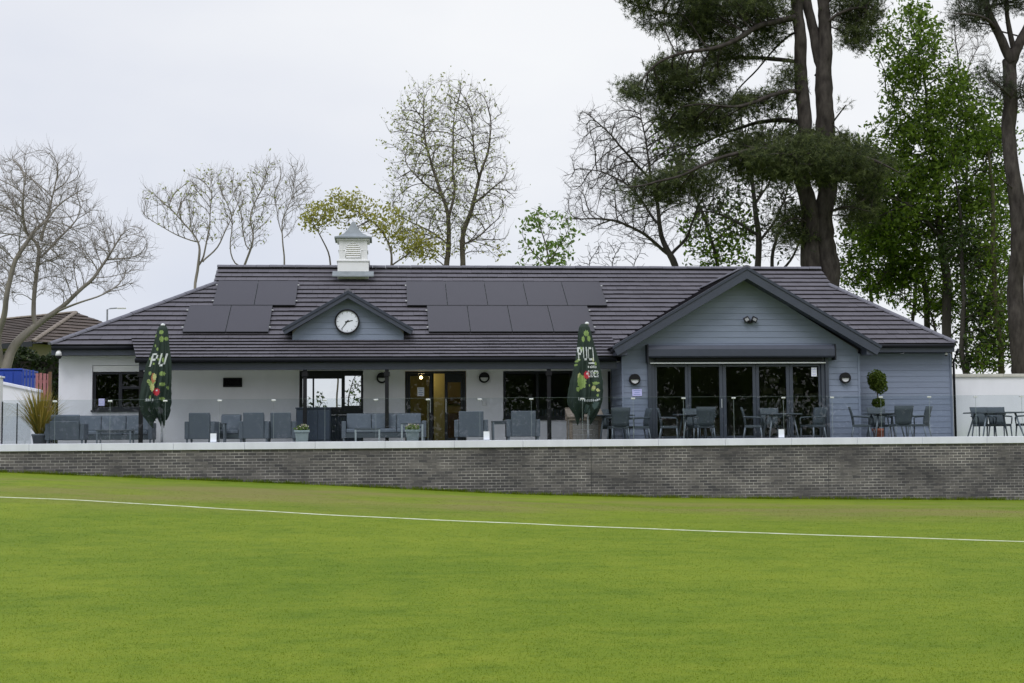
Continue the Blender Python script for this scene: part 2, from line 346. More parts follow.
def grass_mat(name='mown_grass', blade=False):
    m = bpy.data.materials.new(name); m.use_nodes = True; t = m.node_tree; p = t.nodes['Principled BSDF']; p.inputs['Roughness'].default_value = 0.8; p.inputs['Specular IOR Level'].default_value = 0.15
    tcn = N(t, 'ShaderNodeTexCoord'); sp = N(t, 'ShaderNodeSeparateXYZ'); t.links.new(tcn.outputs['Object'], sp.inputs[0])
    def noise(scale, det, stretch=(1, 1, 1), ro=0.6):
        mp_ = N(t, 'ShaderNodeMapping'); mp_.inputs['Scale'].default_value = stretch; t.links.new(tcn.outputs['Object'], mp_.inputs[0])
        n = N(t, 'ShaderNodeTexNoise'); n.inputs['Scale'].default_value = scale; n.inputs['Detail'].default_value = det; n.inputs['Roughness'].default_value = ro
        t.links.new(mp_.outputs[0], n.inputs[0]); return n.outputs[0]
    def ramp(fac, stops):
        r = N(t, 'ShaderNodeValToRGB')
        r.color_ramp.elements[0].position, r.color_ramp.elements[0].color = stops[0][0], (*stops[0][1], 1)
        r.color_ramp.elements[1].position, r.color_ramp.elements[1].color = stops[-1][0], (*stops[-1][1], 1)
        for s_ in stops[1:-1]: r.color_ramp.elements.new(s_[0]).color = (*s_[1], 1)
        t.links.new(fac, r.inputs[0]); return r.outputs[0]
    def mul(a, b):
        mu = N(t, 'ShaderNodeMix', data_type='RGBA', blend_type='MULTIPLY'); mu.inputs[0].default_value = 1.0
        t.links.new(a, mu.inputs[6]); t.links.new(b, mu.inputs[7]); return mu.outputs[2]
    c = ramp(noise(0.30, 6, (.7, 1, 1), .65), [(0.34, GRASS_A), (0.66, GRASS_B)])
    c = mul(c, ramp(noise(1.7, 6, (1, 1.3, 1), 0.7), [(0.3, (0.74, 0.82, 0.72)), (0.5, (1, 1, 1)), (0.72, (1.22, 1.10, 1.5))]))
    c = mul(c, ramp(noise(22, 4, (1, 1, 1), 0.75), [(0.3, (0.83, 0.87, 0.8)), (0.7, (1.16, 1.12, 1.35))]))
    if not blade: c = mul(c, ramp(noise(160, 2, (1, 1, 1), 0.6), [(0.3, (0.74, 0.78, 0.7)), (0.7, (1.24, 1.2, 1.4))]))
    # worn olive strip between the boundary line and the wall
    mrn = N(t, 'ShaderNodeMapRange', interpolation_type='SMOOTHSTEP'); mrn.inputs[1].default_value = 26; mrn.inputs[2].default_value = 31; t.links.new(sp.outputs[1], mrn.inputs[0])
    mr2 = N(t, 'ShaderNodeMapRange', interpolation_type='SMOOTHSTEP'); mr2.inputs[1].default_value = 36.2; mr2.inputs[2].default_value = 34; t.links.new(sp.outputs[1], mr2.inputs[0])
    mm = N(t, 'ShaderNodeMath', operation='MULTIPLY'); t.links.new(mrn.outputs[0], mm.inputs[0]); t.links.new(mr2.outputs[0], mm.inputs[1])
    rn = N(t, 'ShaderNodeMapRange'); rn.inputs[1].default_value = 0.38; rn.inputs[2].default_value = 0.62; t.links.new(noise(0.5, 5, (0.5, 1, 1)), rn.inputs[0])
    m3 = N(t, 'ShaderNodeMath', operation='MULTIPLY'); t.links.new(mm.outputs[0], m3.inputs[0]); t.links.new(rn.outputs[0], m3.inputs[1])
    mx_ = N(t, 'ShaderNodeMix', data_type='RGBA'); mx_.inputs[7].default_value = (0.20, 0.175, 0.055, 1)
    m4 = N(t, 'ShaderNodeMath', operation='MULTIPLY'); m4.inputs[1].default_value = 0.8; t.links.new(m3.outputs[0], m4.inputs[0])
    t.links.new(m4.outputs[0], mx_.inputs[0]); t.links.new(c, mx_.inputs[6]); c = mx_.outputs[2]
    if blade:
        a = N(t, 'ShaderNodeAttribute', attribute_name='var'); c = mul(c, ramp(a.outputs['Fac'], [(0, (0.88, 0.92, 0.8)), (0.93, (1.12, 1.09, 1.2)), (1, (1.7, 1.4, 3.0))]))
        tr = N(t, 'ShaderNodeBsdfTranslucent'); ms_ = N(t, 'ShaderNodeMixShader'); ms_.inputs[0].default_value = 0.5
        t.links.new(c, tr.inputs[0]); t.links.new(p.outputs[0], ms_.inputs[1]); t.links.new(tr.outputs[0], ms_.inputs[2]); t.links.new(ms_.outputs[0], t.nodes['Material Output'].inputs[0])
    t.links.new(c, p.inputs['Base Color'])
    if not blade:
        b = N(t, 'ShaderNodeBump'); b.inputs['Strength'].default_value = 0.6; b.inputs['Distance'].default_value = 0.02
        t.links.new(noise(90, 3), b.inputs['Height']); t.links.new(b.outputs[0], p.inputs['Normal'])
    return m
GRASS_A, GRASS_B = (0.120, 0.184, 0.006), (0.176, 0.232, 0.011)
M['grass'] = grass_mat(); M['blade'] = grass_mat('grass_blades', True)

# ------------------------------------------------------------------ ground
WX = np.array([-400, -30, -12, -9.6, -5.9, -2.1, 3.4, 7, 11.1, 17.3, 25, 400.])
WZ = np.array([-0.4, -0.4, -.55, -.64, -.83, -1.02, -1.34, -1.47, -1.56, -1.66, -1.72, -1.72])
def gz(X, Y):
    """height of the field in front of the terrace wall, banked up towards the left"""
    X = np.asarray(X, float); Y = np.asarray(Y, float)
    t_ = np.clip((Y-11)/26.0, 0, 1); t_ = t_*t_*(3-2*t_)*0.5 + t_*0.5
    z = -1.72 + (np.interp(X, WX, WZ)+1.72)*t_
    z = z + 0.012*np.sin(X*0.9+Y*0.35)*np.cos(Y*0.8-X*0.2)*np.clip((36-Y)/4, 0, 1)
    return np.where(Y > 37.15, -0.03, z)
xs = np.unique(np.concatenate([np.linspace(-40, 40, 161), [-2000, -800, -300, -120, -70, 70, 120, 300, 800, 2000]]))
ys = np.unique(np.concatenate([np.linspace(-10, 36.5, 180), [37.05, 37.2], np.linspace(38, 90, 30), [-2000, -600, -200, -80, -40, 120, 200, 400, 900, 2500]]))
GX, GY = np.meshgrid(xs, ys); V = np.stack([GX, GY, gz(GX, GY)], -1).reshape(-1, 3); nx = len(xs)
I, J = np.meshgrid(np.arange(len(xs)-1), np.arange(len(ys)-1)); a = (J*nx+I).ravel()
tag(np_mesh('ground', V, np.stack([a, a+1, a+nx+1, a+nx], 1), M['grass'], smooth=True), kind='structure')

def ghit(px, py):
    lo, hi = 5.0, 37.0
    for _ in range(50):
        m_ = (lo+hi)/2; p = at(px, py, m_)
        if p[2] > gz(p[0], m_): lo = m_
        else: hi = m_
    p = at(px, py, lo); return p[0], p[1]
# boundary line painted on the grass
lp = [(-60, 495.5), (0, 497.4), (74, 500), (174, 506), (300, 513.7), (420, 519.5), (560, 525.5), (700, 531), (860, 536.5), (1024, 542), (1100, 544.5)]
gp = np.array([ghit(*q) for q in lp]); s_ = np.concatenate([[0], np.cumsum(np.hypot(*np.diff(gp, axis=0).T))]); q_ = np.linspace(0, s_[-1], 220)
LX = np.interp(q_, s_, gp[:, 0]); LY = np.interp(q_, s_, gp[:, 1])
k_ = np.ones(15)/15; LXp = np.pad(LX, 7, 'edge'); LYp = np.pad(LY, 7, 'edge'); LX = np.convolve(LXp, k_, 'valid'); LY = np.convolve(LYp, k_, 'valid')
LY = LY + 0.03*np.sin(q_*1.1) + 0.02*np.sin(q_*2.7+1)
V = []
for off in (-0.031, -0.014, 0.014, 0.031):
    hh = 0.004 + (0.012 if abs(off) < 0.03 else 0.0)
    V.append(np.stack([LX, LY+off, gz(LX, LY+off)+hh*.8], -1))
V = np.concatenate(V); n_ = len(LX); F = [(k*n_+i, k*n_+i+1, (k+1)*n_+i+1, (k+1)*n_+i) for k in range(3) for i in range(n_-1)]
tag(np_mesh('boundary_line', V, F, M['line']), kind='structure')

# short mown blades over the part of the field the picture shows, denser nearby, and an unmown fringe at the wall
def blades(n, X, Y, h, wd):
    z = gz(X, Y); an = RNG.uniform(0, 2*pi, n); le = RNG.uniform(0, 0.9, n)*h; la = RNG.uniform(0, 2*pi, n)
    c = np.stack([X, Y, z], -1); d = np.stack([np.cos(an), np.sin(an), 0*an], -1)*wd[:, None]/2
    t_ = c + np.stack([np.cos(la)*le, np.sin(la)*le, h], -1)
    V = np.stack([c-d, c+d, t_], 1).reshape(-1, 3); return V
Dd = 8.2*(33/8.2)**(RNG.uniform(0, 1, 240000)**1.35)
Xb = Dd*RNG.uniform(-0.30, 0.49, len(Dd)); n_ = len(Dd)
Vb = blades(n_, Xb, Dd, RNG.uniform(0.004, 0.011, n_), RNG.uniform(0.003, 0.006, n_)*np.clip(Dd/10, 1, 2.5))
n2 = 16000; Xf = RNG.uniform(-10.5, 20, n2); keep = RNG.uniform(0, 1, n2) < 0.35+0.65*(np.sin(Xf*1.3)+np.sin(Xf*3.1+2)+np.sin(Xf*7.7) > -0.2); Xf = Xf[keep]; n2 = len(Xf)
Vf = blades(n2, Xf, 36.98-np.abs(RNG.normal(0, 0.10, n2)), RNG.uniform(0.03, 0.12, n2), RNG.uniform(0.008, 0.016, n2))
V = np.concatenate([Vb, Vf]); F = np.arange(len(V)).reshape(-1, 3)
tag(np_mesh('grass_blades', V, F, M['blade'], var=np.concatenate([RNG.uniform(0, 1, n_), RNG.uniform(0, 0.5, n2)])), 'mown green grass of the cricket field', 'grass', kind='stuff')

tb = MB(); tb.box(-12.5, 24, 37.24, 42.2, -0.06, 0.0)
tag(tb.build('terrace', M['paving']), kind='structure')

# ------------------------------------------------------------------ terrace wall and balustrade
tw = thing('terrace_wall', 'long low dark brick retaining wall with white coping along the terrace', 'retaining wall', (4, 37.1, -1.7))
b = MB()
for x0, x1 in ((-12.5, 5.497), (5.509, 11.89), (11.902, 24)): b.box(x0, x1, 37.0, 37.2, -1.95, -0.125)
b.build('brickwork', M['brick'], tw)
b = MB(); b.box(5.495, 5.511, 37.006, 37.1, -1.95, -0.125); b.box(11.888, 11.904, 37.006, 37.1, -1.95, -0.125); b.build('movement_joint', M['dark'], tw)
b = MB(); xx = -12.5
while xx < 24: b.box(xx, xx+1.795, 36.955, 37.26, -0.12, 0.068); xx += 1.8
b.build('coping', M['stone'], tw, 0.008)

gb = thing('glass_balustrade', 'frameless clear glass balustrade along the front edge of the terrace', 'glass railing', (4, 37.12, 0.068))
xj = [-9.62, -8.31, -6.93, -5.54, -4.16, -2.78, -1.46, -0.14, 1.22, 2.58, 3.94, 5.30, 6.66, 8.02, 9.38, 10.74, 12.08, 13.43, 14.78, 16.08, 17.38, 18.7, 20.0, 21.3]
for x0, x1 in zip(xj[:-1], xj[1:]):
    MB().add([(x0+.006, 37.12, .07), (x1-.006, 37.12, .07), (x1-.006, 37.12, 1.18), (x0+.006, 37.12, 1.18)], [(0, 1, 2, 3)]).build('glass_pane', M['bal'], gb)
b = MB()
for x0, x1 in zip(xj[:-1], xj[1:]): b.box(x0+.006, x1-.006, 37.118, 37.122, 1.1805, 1.183)
for x in xj[1:-1]: b.box(x-.0022, x+.0022, 37.114, 37.126, .07, 1.18)
b.build('glass_edge', M['baledge'], gb)
for x in xj[1:]:
    MB().box(x-0.055, x+0.055, 37.105, 37.135, 1.125, 1.165).build('joint_clip', M['alu'], gb, 0.006)
# return panel at the left end
MB().add([(-9.62, 37.2, .07), (-9.62, 40.2, .07), (-9.62, 40.2, 1.13), (-9.62, 37.2, 1.13)], [(0, 1, 2, 3)]).build('glass_pane', M['bal'], gb)
for ya in (37.125, 38.6): MB().box(-9.633, -9.607, ya, ya+.028, .07, 1.15).build('end_post', M['frame'], gb)

t_ = thing('gate_pier', 'white rendered pier at the left end of the terrace wall', 'pier', (-9.95, 37.1, 0))
MB().box(-10.4, -9.655, 36.98, 37.3, 0.0, 1.75).build('shaft', M['white'], t_, 0.01); MB().box(-10.45, -9.62, 36.93, 37.35, 1.752, 1.80).build('cap', M['stone'], t_, 0.008)

t_ = thing('garden_wall', 'white wall with sloping stone coping beside the spiky potted plant', 'garden wall', (-10.2, 40.6, 0))
b = MB(); b.prism([(-12.5, -0.05), (-9.52, -0.05), (-9.52, 1.50), (-10.6, 1.74), (-12.5, 2.16)], 40.5, 40.75); b.build('wall', M['render'], t_)
b = MB(); b.prism([(-12.5, 2.163), (-10.6, 1.743), (-9.48, 1.494), (-9.48, 1.574), (-10.6, 1.823), (-12.5, 2.243)], 40.44, 40.81); b.build('coping', M['stone'], t_, 0.008)

t_ = thing('boundary_wall', 'white rendered boundary wall with weathered coping at the right end', 'garden wall', (20.5, 43, 0))
MB().box(17.75, 27, 43, 43.25, -0.05, 1.93).build('wall', M['render'], t_); b = MB(); xx = 17.75
while xx < 27: b.box(xx, xx+.895, 42.94, 43.31, 1.932, 2.03); xx += .9
b.build('coping', M['oldstone'], t_, 0.01)

# ------------------------------------------------------------------ the pavilion
PV = thing('pavilion', 'long single storey clubhouse with white walls, grey tiled roof and blue grey gable', 'clubhouse', (4, 46, 0))
def P(mb, name, mtl, parent=None, bevel=0, rnd=None): return mb.build(name, mtl, parent or PV, bevel, rnd=rnd)
EZ, EY, RY = 2.88, 41.5, 46.42; TAN = math.tan(radians(30)); RZ = EZ+(RY-EY)*TAN
def rz_(Y): return EZ+(Y-EY)*TAN

def cells(mb, x0, x1, z0, z1, y0, y1, holes):
    X = sorted({x0, x1, *[h[0] for h in holes], *[h[1] for h in holes]}); Z = sorted({z0, z1, *[h[2] for h in holes], *[h[3] for h in holes]})
    X = [x for x in X if x0 <= x <= x1]; Z = [z for z in Z if z0 <= z <= z1]
    for i in range(len(X)-1):
        run = None
        for j in range(len(Z)-1):
            cx, cz = (X[i]+X[i+1])/2, (Z[j]+Z[j+1])/2
            solid = not any(h[0] < cx < h[1] and h[2] < cz < h[3] for h in holes)
            if solid: run = [run[0], Z[j+1]] if run else [Z[j], Z[j+1]]
            if (not solid or j == len(Z)-2) and run: mb.box(X[i], X[i+1], y0, y1, *run); run = None
HOLES = [(-8.36, -6.72, 1.0, 2.33), (-2.40, -0.53, 0.0, 2.16), (0.70, 2.52, 0.0, 2.14), (3.62, 5.73, 0.68, 2.13)]
b = MB(); cells(b, -9.31, 6.87, 0.0, 2.62, 42.0, 42.25, HOLES); P(b, 'front_wall', M['render'])
b = MB(); b.box(-9.31, -9.06, 42.25, 51.0, 0, 2.62); P(b, 'end_wall', M['render'])
b = MB(); b.box(17.19, 17.44, 42.25, 51.0, 0, 2.62); P(b, 'end_wall', M['clad'])
b = MB(); cells(b, -9.06, 17.19, 0.0, 2.62, 50.75, 51.0, [(-2.95, -0.62, 0.85, 2.45)]); P(b, 'back_wall', M['render'])
# inside: floor, ceiling, partitions
b = MB(); b.box(-9.05, 17.18, 42.26, 50.74, -0.05, 0.012); b.box(7.1, 13.7, 40.26, 42.255, -0.05, 0.012); P(b, 'interior_floor', M['wood_floor'])
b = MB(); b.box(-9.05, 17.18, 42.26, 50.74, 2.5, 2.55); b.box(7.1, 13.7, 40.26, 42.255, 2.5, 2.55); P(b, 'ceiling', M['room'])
b = MB()
for x in (-3.02, -0.42, 2.78, 6.9): b.box(x-.06, x+.06, 42.26, 50.74, 0.013, 2.499)
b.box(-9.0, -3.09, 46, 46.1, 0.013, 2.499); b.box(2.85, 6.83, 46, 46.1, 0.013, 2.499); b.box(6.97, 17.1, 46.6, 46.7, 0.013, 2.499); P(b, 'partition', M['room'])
b = MB(); b.box(0.50, 0.55, 42.27, 45.95, 0.013, 2.499); b.box(0.56, 1.62, 45.2, 45.25, 0.013, 2.499); b.box(1.60, 1.93, 43.3, 43.35, 0.013, 2.499); P(b, 'lobby_wall', M['olive'])
b = MB(); b.box(1.96, 2.715, 45.9, 45.95, 0.013, 2.499); P(b, 'lobby_wall', M['cream'])
b = MB(); b.box(1.98, 2.70, 45.2, 45.85, 0.013, 0.95); b.box(1.98, 2.70, 45.6, 45.85, 1.25, 1.45); P(b, 'lobby_cupboard', M['brown'], bevel=.01)

def window(name, x0, x1, z0, z1, y, cols, fw=0.06, fm=None, sill=True, rails=(), depth=0.07, top=None):
    """frame with mullions between columns; panes are sub-parts. cols: list of (xa, xb, za, zb) pane openings"""
    f = MB()
    X0, X1 = x0, x1
    cells(f, x0, x1, z0, z1, y-depth/2, y+depth/2, [(c[0], c[1], c[2], c[3]) for c in cols])
    fr = P(f, name, fm or M['frame'], bevel=0.006)
    for c in cols:
        MB().add([(c[0]-.01, y, c[2]-.01), (c[1]+.01, y, c[2]-.01), (c[1]+.01, y, c[3]+.01), (c[0]-.01, y, c[3]+.01)], [(0, 1, 2, 3)]).build('pane', M['glass'], fr)
    if sill: MB().box(x0-.04, x1+.04, y-.2, y+.04, z0-.05, z0-.002).build('sill', fm or M['frame'], fr, 0.005)
    return fr
window('window', -8.34, -6.74, 1.03, 2.14, 42.12, [(-8.27, -7.62, 1.12, 2.07), (-7.52, -6.82, 1.72, 2.07), (-7.52, -6.82, 1.12, 1.64)])
b = MB(); b.box(-8.35, -6.73, 42.03, 42.2, 2.143, 2.32); P(b, 'blind_box', M['white'], bevel=.01)
M['glass0'] = M['glass']; M['glass'] = M['clear']
w2 = window('serving_window', -2.39, -0.54, 0.90, 2.15, 42.12, [(-2.31, -2.02, 1.06, 1.92), (-1.97, -1.17, 1.08, 1.92), (-1.07, -0.60, 1.12, 2.0)], sill=True)
b = MB(); xx = -2.38
while xx < -0.56: b.box(xx, xx+.075, 42.06, 42.13, 0.0, 0.845); xx += .083
b.box(-2.39, -0.54, 42.131, 42.16, 0.0, 0.845); P(b, 'boarding', M['panelb'], bevel=.006)
M['glass'] = M['glass0']
window('window', 3.64, 5.71, 0.70, 2.12, 42.12, [(3.70, 4.62, 0.78, 2.05), (4.70, 5.64, 0.78, 2.05)])
b = MB(); xx = 3.66
while xx < 5.6: b.box(xx, xx+.06, 42.30, 42.32, 0.72, 0.98); xx += .095
P(b, 'radiator_slats', M['panelb'])
# rear window of the servery
M['glass'] = M['clear']
window('window', -2.94, -0.63, 0.86, 2.44, 50.87, [(-2.88, -.69, .92, 2.40)], sill=False)
M['glass'] = M['glass0']
# entrance: glazed door, open gap, second door leaf
f = MB(); f.box(0.71, 0.78, 42.05, 42.18, 0, 2.13); f.box(2.44, 2.51, 42.05, 42.18, 0, 2.13); f.box(0.781, 2.439, 42.05, 42.18, 2.06, 2.13); ent = P(f, 'entrance_frame', M['frame'], bevel=.006)
f = MB(); cells(f, 0.785, 1.52, 0.02, 2.055, 42.09, 42.15, [(0.86, 1.42, 0.15, 1.99)]); dr = P(f, 'door', M['frame'], bevel=.005)
MB().add([(0.85, 42.12, .14), (1.43, 42.12, .14), (1.43, 42.12, 2.0), (0.85, 42.12, 2.0)], [(0, 1, 2, 3)]).build('pane', M['glass'], dr)
MB().box(1.44, 1.46, 42.03, 42.06, 0.9, 1.3).build('handle', M['alu'], dr)
f = MB(); cells(f, 1.88, 2.435, 0.02, 2.055, 42.09, 42.15, [(1.97, 2.35, 0.15, 1.80)]); dr = P(f, 'door', M['frame'], bevel=.005)
MB().add([(1.96, 42.12, .14), (2.36, 42.12, .14), (2.36, 42.12, 1.81), (1.96, 42.12, 1.81)], [(0, 1, 2, 3)]).build('pane', M['glass'], dr)
MB().box(1.905, 1.925, 42.03, 42.06, 0.9, 1.3).build('handle', M['alu'], dr)

# gable block in blue-grey boarding
GX0, GX1, GYF, GC = 6.87, 13.85, 40.0, 10.40
GAZ, GEZ, GL, GR = 4.80, 2.50, 6.55, 14.25        # wall apex, eaves
GH = [(7.70, 12.78, -0.01, 2.43)]
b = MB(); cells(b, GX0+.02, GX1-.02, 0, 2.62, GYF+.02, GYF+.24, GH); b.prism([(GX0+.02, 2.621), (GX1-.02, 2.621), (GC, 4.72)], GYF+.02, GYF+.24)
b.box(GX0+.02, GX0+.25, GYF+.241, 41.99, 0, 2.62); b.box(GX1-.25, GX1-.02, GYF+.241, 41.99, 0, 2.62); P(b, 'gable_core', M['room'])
def boards(mb, rnd, rows, spans, y, flip=1):
    for z in rows:
        for (xa, xb, za, zb) in spans(z):
            mb.add([(xa, y-.017, z), (xb, y-.017, z), (zb, y-.007, z+.172), (za, y-.007, z+.172), (xa, y, z), (xb, y, z)], [(0, 1, 2, 3), (4, 5, 1, 0)]); r_ = random.random(); rnd += [r_, r_]
def gspan(z):
    def lim(zz): 
        k = max(0.0, min(1.0, (4.74-zz)/(4.74-2.55))); hw = (GX1-GX0)/2*k if zz > 2.55 else (GX1-GX0)/2
        return GC-hw if zz > 2.55 else GX0, GC+hw if zz > 2.55 else GX1
    (a0, a1), (c0, c1) = lim(z), lim(z+.172)
    if z < 2.40: return [(a0, 7.70, c0, 7.70), (12.78, a1, 12.78, c1)]
    return [(a0, a1, c0, c1)] if a1-a0 > .05 else []
b = MB(); rn = []; boards(b, rn, np.arange(0.0, 4.74, .175), gspan, GYF); P(b, 'gable_cladding', M['clad'], rnd=rn)
b = MB(); rn = []
for z in np.arange(0, 2.6, .175):
    b.add([(GX0-.004, 42, z), (GX0-.004, GYF-.01, z), (GX0+.012, GYF-.01, z+.172), (GX0+.012, 42, z+.172)], [(0, 1, 2, 3)]); rn.append(random.random())
P(b, 'side_cladding', M['clad'], rnd=rn)
for xa in (GX0-.01, GX1-.05): P(MB().box(xa, xa+.06, GYF-.03, GYF+.03, 0, 2.5), 'corner_trim', M['clad'], rnd=[.5]*6)
# right wing
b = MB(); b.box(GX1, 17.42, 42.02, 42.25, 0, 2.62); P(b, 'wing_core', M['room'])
b = MB(); rn = []; boards(b, rn, np.arange(0.0, 2.6, .175), lambda z: [(GX1, 17.44, GX1, 17.44)], 42.0); P(b, 'wing_cladding', M['clad'], rnd=rn)
b = MB(); b.box(17.40, 17.455, 41.96, 42.03, 0, 2.6); P(b, 'corner_trim', M['clad'], rnd=[.5]*6)
b = MB(); b.tube([(17.50, 41.93, 0.03), (17.50, 41.93, 2.35), (17.50, 41.55, 2.72)], 0.038, 10); P(b, 'downpipe', M['gutter'])
b = MB(); b.tube([(6.80, 41.9, 0.03), (6.80, 41.9, 2.1)], 0.04, 10); P(b, 'downpipe', M['gutter'])
# folding doors
cols = [(7.88, 8.70), (8.87, 9.70), (9.90, 10.68), (10.87, 11.67), (11.87, 12.63)]
f = MB(); f.box(7.70, 7.80, 39.94, 40.1, 0, 2.43); f.box(12.70, 12.80, 39.94, 40.1, 0, 2.43); f.box(7.801, 12.699, 39.95, 40.1, 2.20, 2.40); f.box(7.801, 12.699, 39.97, 40.1, 0, 0.03); ff = P(f, 'folding_door_frame', M['bifold'], bevel=.006)
edges = [7.805, 8.785, 9.80, 10.775, 11.77, 12.695]
for i, (xa, xb) in enumerate(cols):
    f = MB(); cells(f, edges[i]+.004, edges[i+1]-.004, 0.035, 2.195, 40.0, 40.06, [(xa, xb, 0.14, 2.13)]); d_ = P(f, 'door', M['bifold'], bevel=.005)
    MB().add([(xa-.01, 40.03, .13), (xb+.01, 40.03, .13), (xb+.01, 40.03, 2.14), (xa-.01, 40.03, 2.14)], [(0, 1, 2, 3)]).build('pane', M['glass'], d_)
f = MB(); f.box(9.745, 9.765, 39.965, 39.995, .95, 1.2); P(f, 'door_handle', M['alu'])
# roller shutter box and its side guides
sb = MB(); sb.prismx([(39.97, 2.38), (39.70, 2.38), (39.66, 2.42), (39.66, 2.62), (39.72, 2.73), (39.97, 2.75)], 7.58, 13.03); sbo = P(sb, 'shutter_box', M['navy'], bevel=.008)
MB().box(7.55, 7.579, 39.64, 39.97, 2.25, 2.76).build('end_plate', M['frame'], sbo); MB().box(13.031, 13.06, 39.64, 39.97, 2.30, 2.76).build('end_plate', M['frame'], sbo)
MB().box(7.80, 12.70, 39.80, 39.86, 2.30, 2.379).build('shutter_slot', M['black'], sbo); MB().box(7.66, 12.80, 39.83, 39.87, 2.215, 2.245).build('shutter_lath', M['alu'], sbo)
b = MB(); b.box(7.60, 7.695, 39.88, 39.975, 0, 2.375); P(b, 'shutter_guide', M['bifold'], bevel=.004); b = MB(); b.box(12.805, 12.90, 39.88, 39.975, 0, 2.375); P(b, 'shutter_guide', M['bifold'], bevel=.004)

# ---- roofs
def courses(origin, ax, up, L, xl, xr, gauge=0.33, tw_=0.33, lift=0.055, rnd=None, mb=None):
    """overlapping rows of tiles on a slope: origin at the eave, ax along it, up the slope"""
    o = Vector(origin); ax = Vector(ax).normalized(); up = Vector(up).normalized(); n = ax.cross(up).normalized()
    if n.z < 0: n = -n
    i = 0; s0 = -0.03
    while s0 < L-0.02:
        s1 = min(s0+gauge, L); a0, b0, a1, b1 = xl(max(s0, 0)), xr(max(s0, 0)), xl(s1), xr(s1)
        off = (i % 2)*tw_/2; wav = random.uniform(-.003, .003)
        k0 = math.floor((min(a0, a1)-off)/tw_); k1 = math.ceil((max(b0, b1)-off)/tw_)
        for k in range(k0, k1):
            u0, u1 = off+k*tw_, off+(k+1)*tw_-.004
            p0, p1 = min(max(u0, a0), b0), min(max(u1, a0), b0); q0, q1 = min(max(u0, a1), b1), min(max(u1, a1), b1)
            if max(p1-p0, q1-q0) < .01: continue
            h = lift+random.uniform(-.004, .004)+wav; ds = random.uniform(-.004, .004)
            A = o+ax*p0+up*(s0+ds)+n*h; B = o+ax*p1+up*(s0+ds)+n*h; C_ = o+ax*q1+up*(s1+.03)+n*.008; D_ = o+ax*q0+up*(s1+.03)+n*.008
            A2 = A-n*(h-.001)+up*.05; B2 = B-n*(h-.001)+up*.05
            mb.add([A, B, C_, D_, A2, B2], [(0, 1, 2, 3), (4, 5, 1, 0)]); r_ = random.random(); rnd += [r_, r_]
        s0 = s1; i += 1
def caps(mb, p, q, r=0.12, seg=0.42, h=0.05):
    """half-round ridge tiles from p to q"""
    p, q = Vector(p), Vector(q); L = (q-p).length; d = (q-p)/L; side = d.cross(Vector((0, 0, 1))).normalized(); upv = side.cross(d).normalized()
    n = max(1, round(L/seg))
    for i in range(n):
        a, c = p+d*(L*i/n), p+d*(L*(i+1)/n-.008); vs = []; lo = random.uniform(-.004, .004)
        for cc, rr in ((a, r), (c, r*.95)):
            for k in range(7):
                an = pi*k/6; vs.append(cc+side*(cos(an)*rr)+upv*(sin(an)*rr*.75-.03+h+lo))
        mb.add(vs, [(k, k+1, 8+k, 7+k) for k in range(6)]+[tuple(range(7)), tuple(range(13, 6, -1))])
SL = (RY-EY)/cos(radians(30)); SH = (45.3-EY)/cos(radians(30))
XLE, XRE, XLT, XRT = -9.45, 17.40, -5.22, 14.72
def xl(s): return XLE+(XLT-XLE)*min(1, s/SH) if s < SH else XLT-.08
def xr(s): return XRE+(XRT-XRE)*min(1, s/SH) if s < SH else XRT+.10
mb, rn = MB(), []
courses((0, EY, EZ), (1, 0, 0), (0, cos(radians(30)), sin(radians(30))), SL, xl, xr, rnd=rn, mb=mb)
BY = 2*RY-EY
courses((0, BY, EZ), (1, 0, 0), (0, -cos(radians(30)), sin(radians(30))), SL, xl, xr, rnd=rn, mb=mb)
HZ = rz_(45.3)
lv = Vector((XLT-XLE, 0, HZ-EZ)); rv = Vector((XRT-XRE, 0, HZ-EZ)); span = BY-EY
courses((XLE, EY, EZ), (0, 1, 0), lv, lv.length, lambda s: 3.8*s/lv.length, lambda s: span-3.8*s/lv.length, rnd=rn, mb=mb)
courses((XRE, EY, EZ), (0, 1, 0), rv, rv.length, lambda s: 3.8*s/rv.length, lambda s: span-3.8*s/rv.length, rnd=rn, mb=mb)
roof = P(mb, 'roof', M['tile'], rnd=rn)
b = MB(); b.poly([(XLE, EY, EZ-.01), (XRE, EY, EZ-.01), (XRT, 45.3, HZ-.01), (XRT, RY, RZ-.01), (XLT, RY, RZ-.01), (XLT, 45.3, HZ-.01)])
b.poly([(XLE, BY, EZ-.01), (XLT, 2*RY-45.3, HZ-.01), (XLT, RY, RZ-.01), (XRT, RY, RZ-.01), (XRT, 2*RY-45.3, HZ-.01), (XRE, BY, EZ-.01)])
b.poly([(XLE, EY, EZ-.01), (XLT, 45.3, HZ-.01), (XLT, 2*RY-45.3, HZ-.01), (XLE, BY, EZ-.01)]); b.poly([(XRE, EY, EZ-.01), (XRE, BY, EZ-.01), (XRT, 2*RY-45.3, HZ-.01), (XRT, 45.3, HZ-.01)])
b.poly([(XLT, 45.3, HZ-.01), (XLT, RY, RZ-.01), (XLT, 2*RY-45.3, HZ-.01)]); b.poly([(XRT, 45.3, HZ-.01), (XRT, 2*RY-45.3, HZ-.01), (XRT, RY, RZ-.01)])
b.build('roof_deck', M['under'], roof)
b = MB(); caps(b, (XLT-.08, RY, RZ+.01), (XRT+.10, RY, RZ+.01)); b.build('ridge_tile', M['ridge'], roof)
for p, q in (((XLE, EY, EZ), (XLT, 45.3, HZ)), ((XRE, EY, EZ), (XRT, 45.3, HZ))):
    b = MB(); caps(b, p, q, 0.11); b.build('hip_tile', M['ridge'], roof)
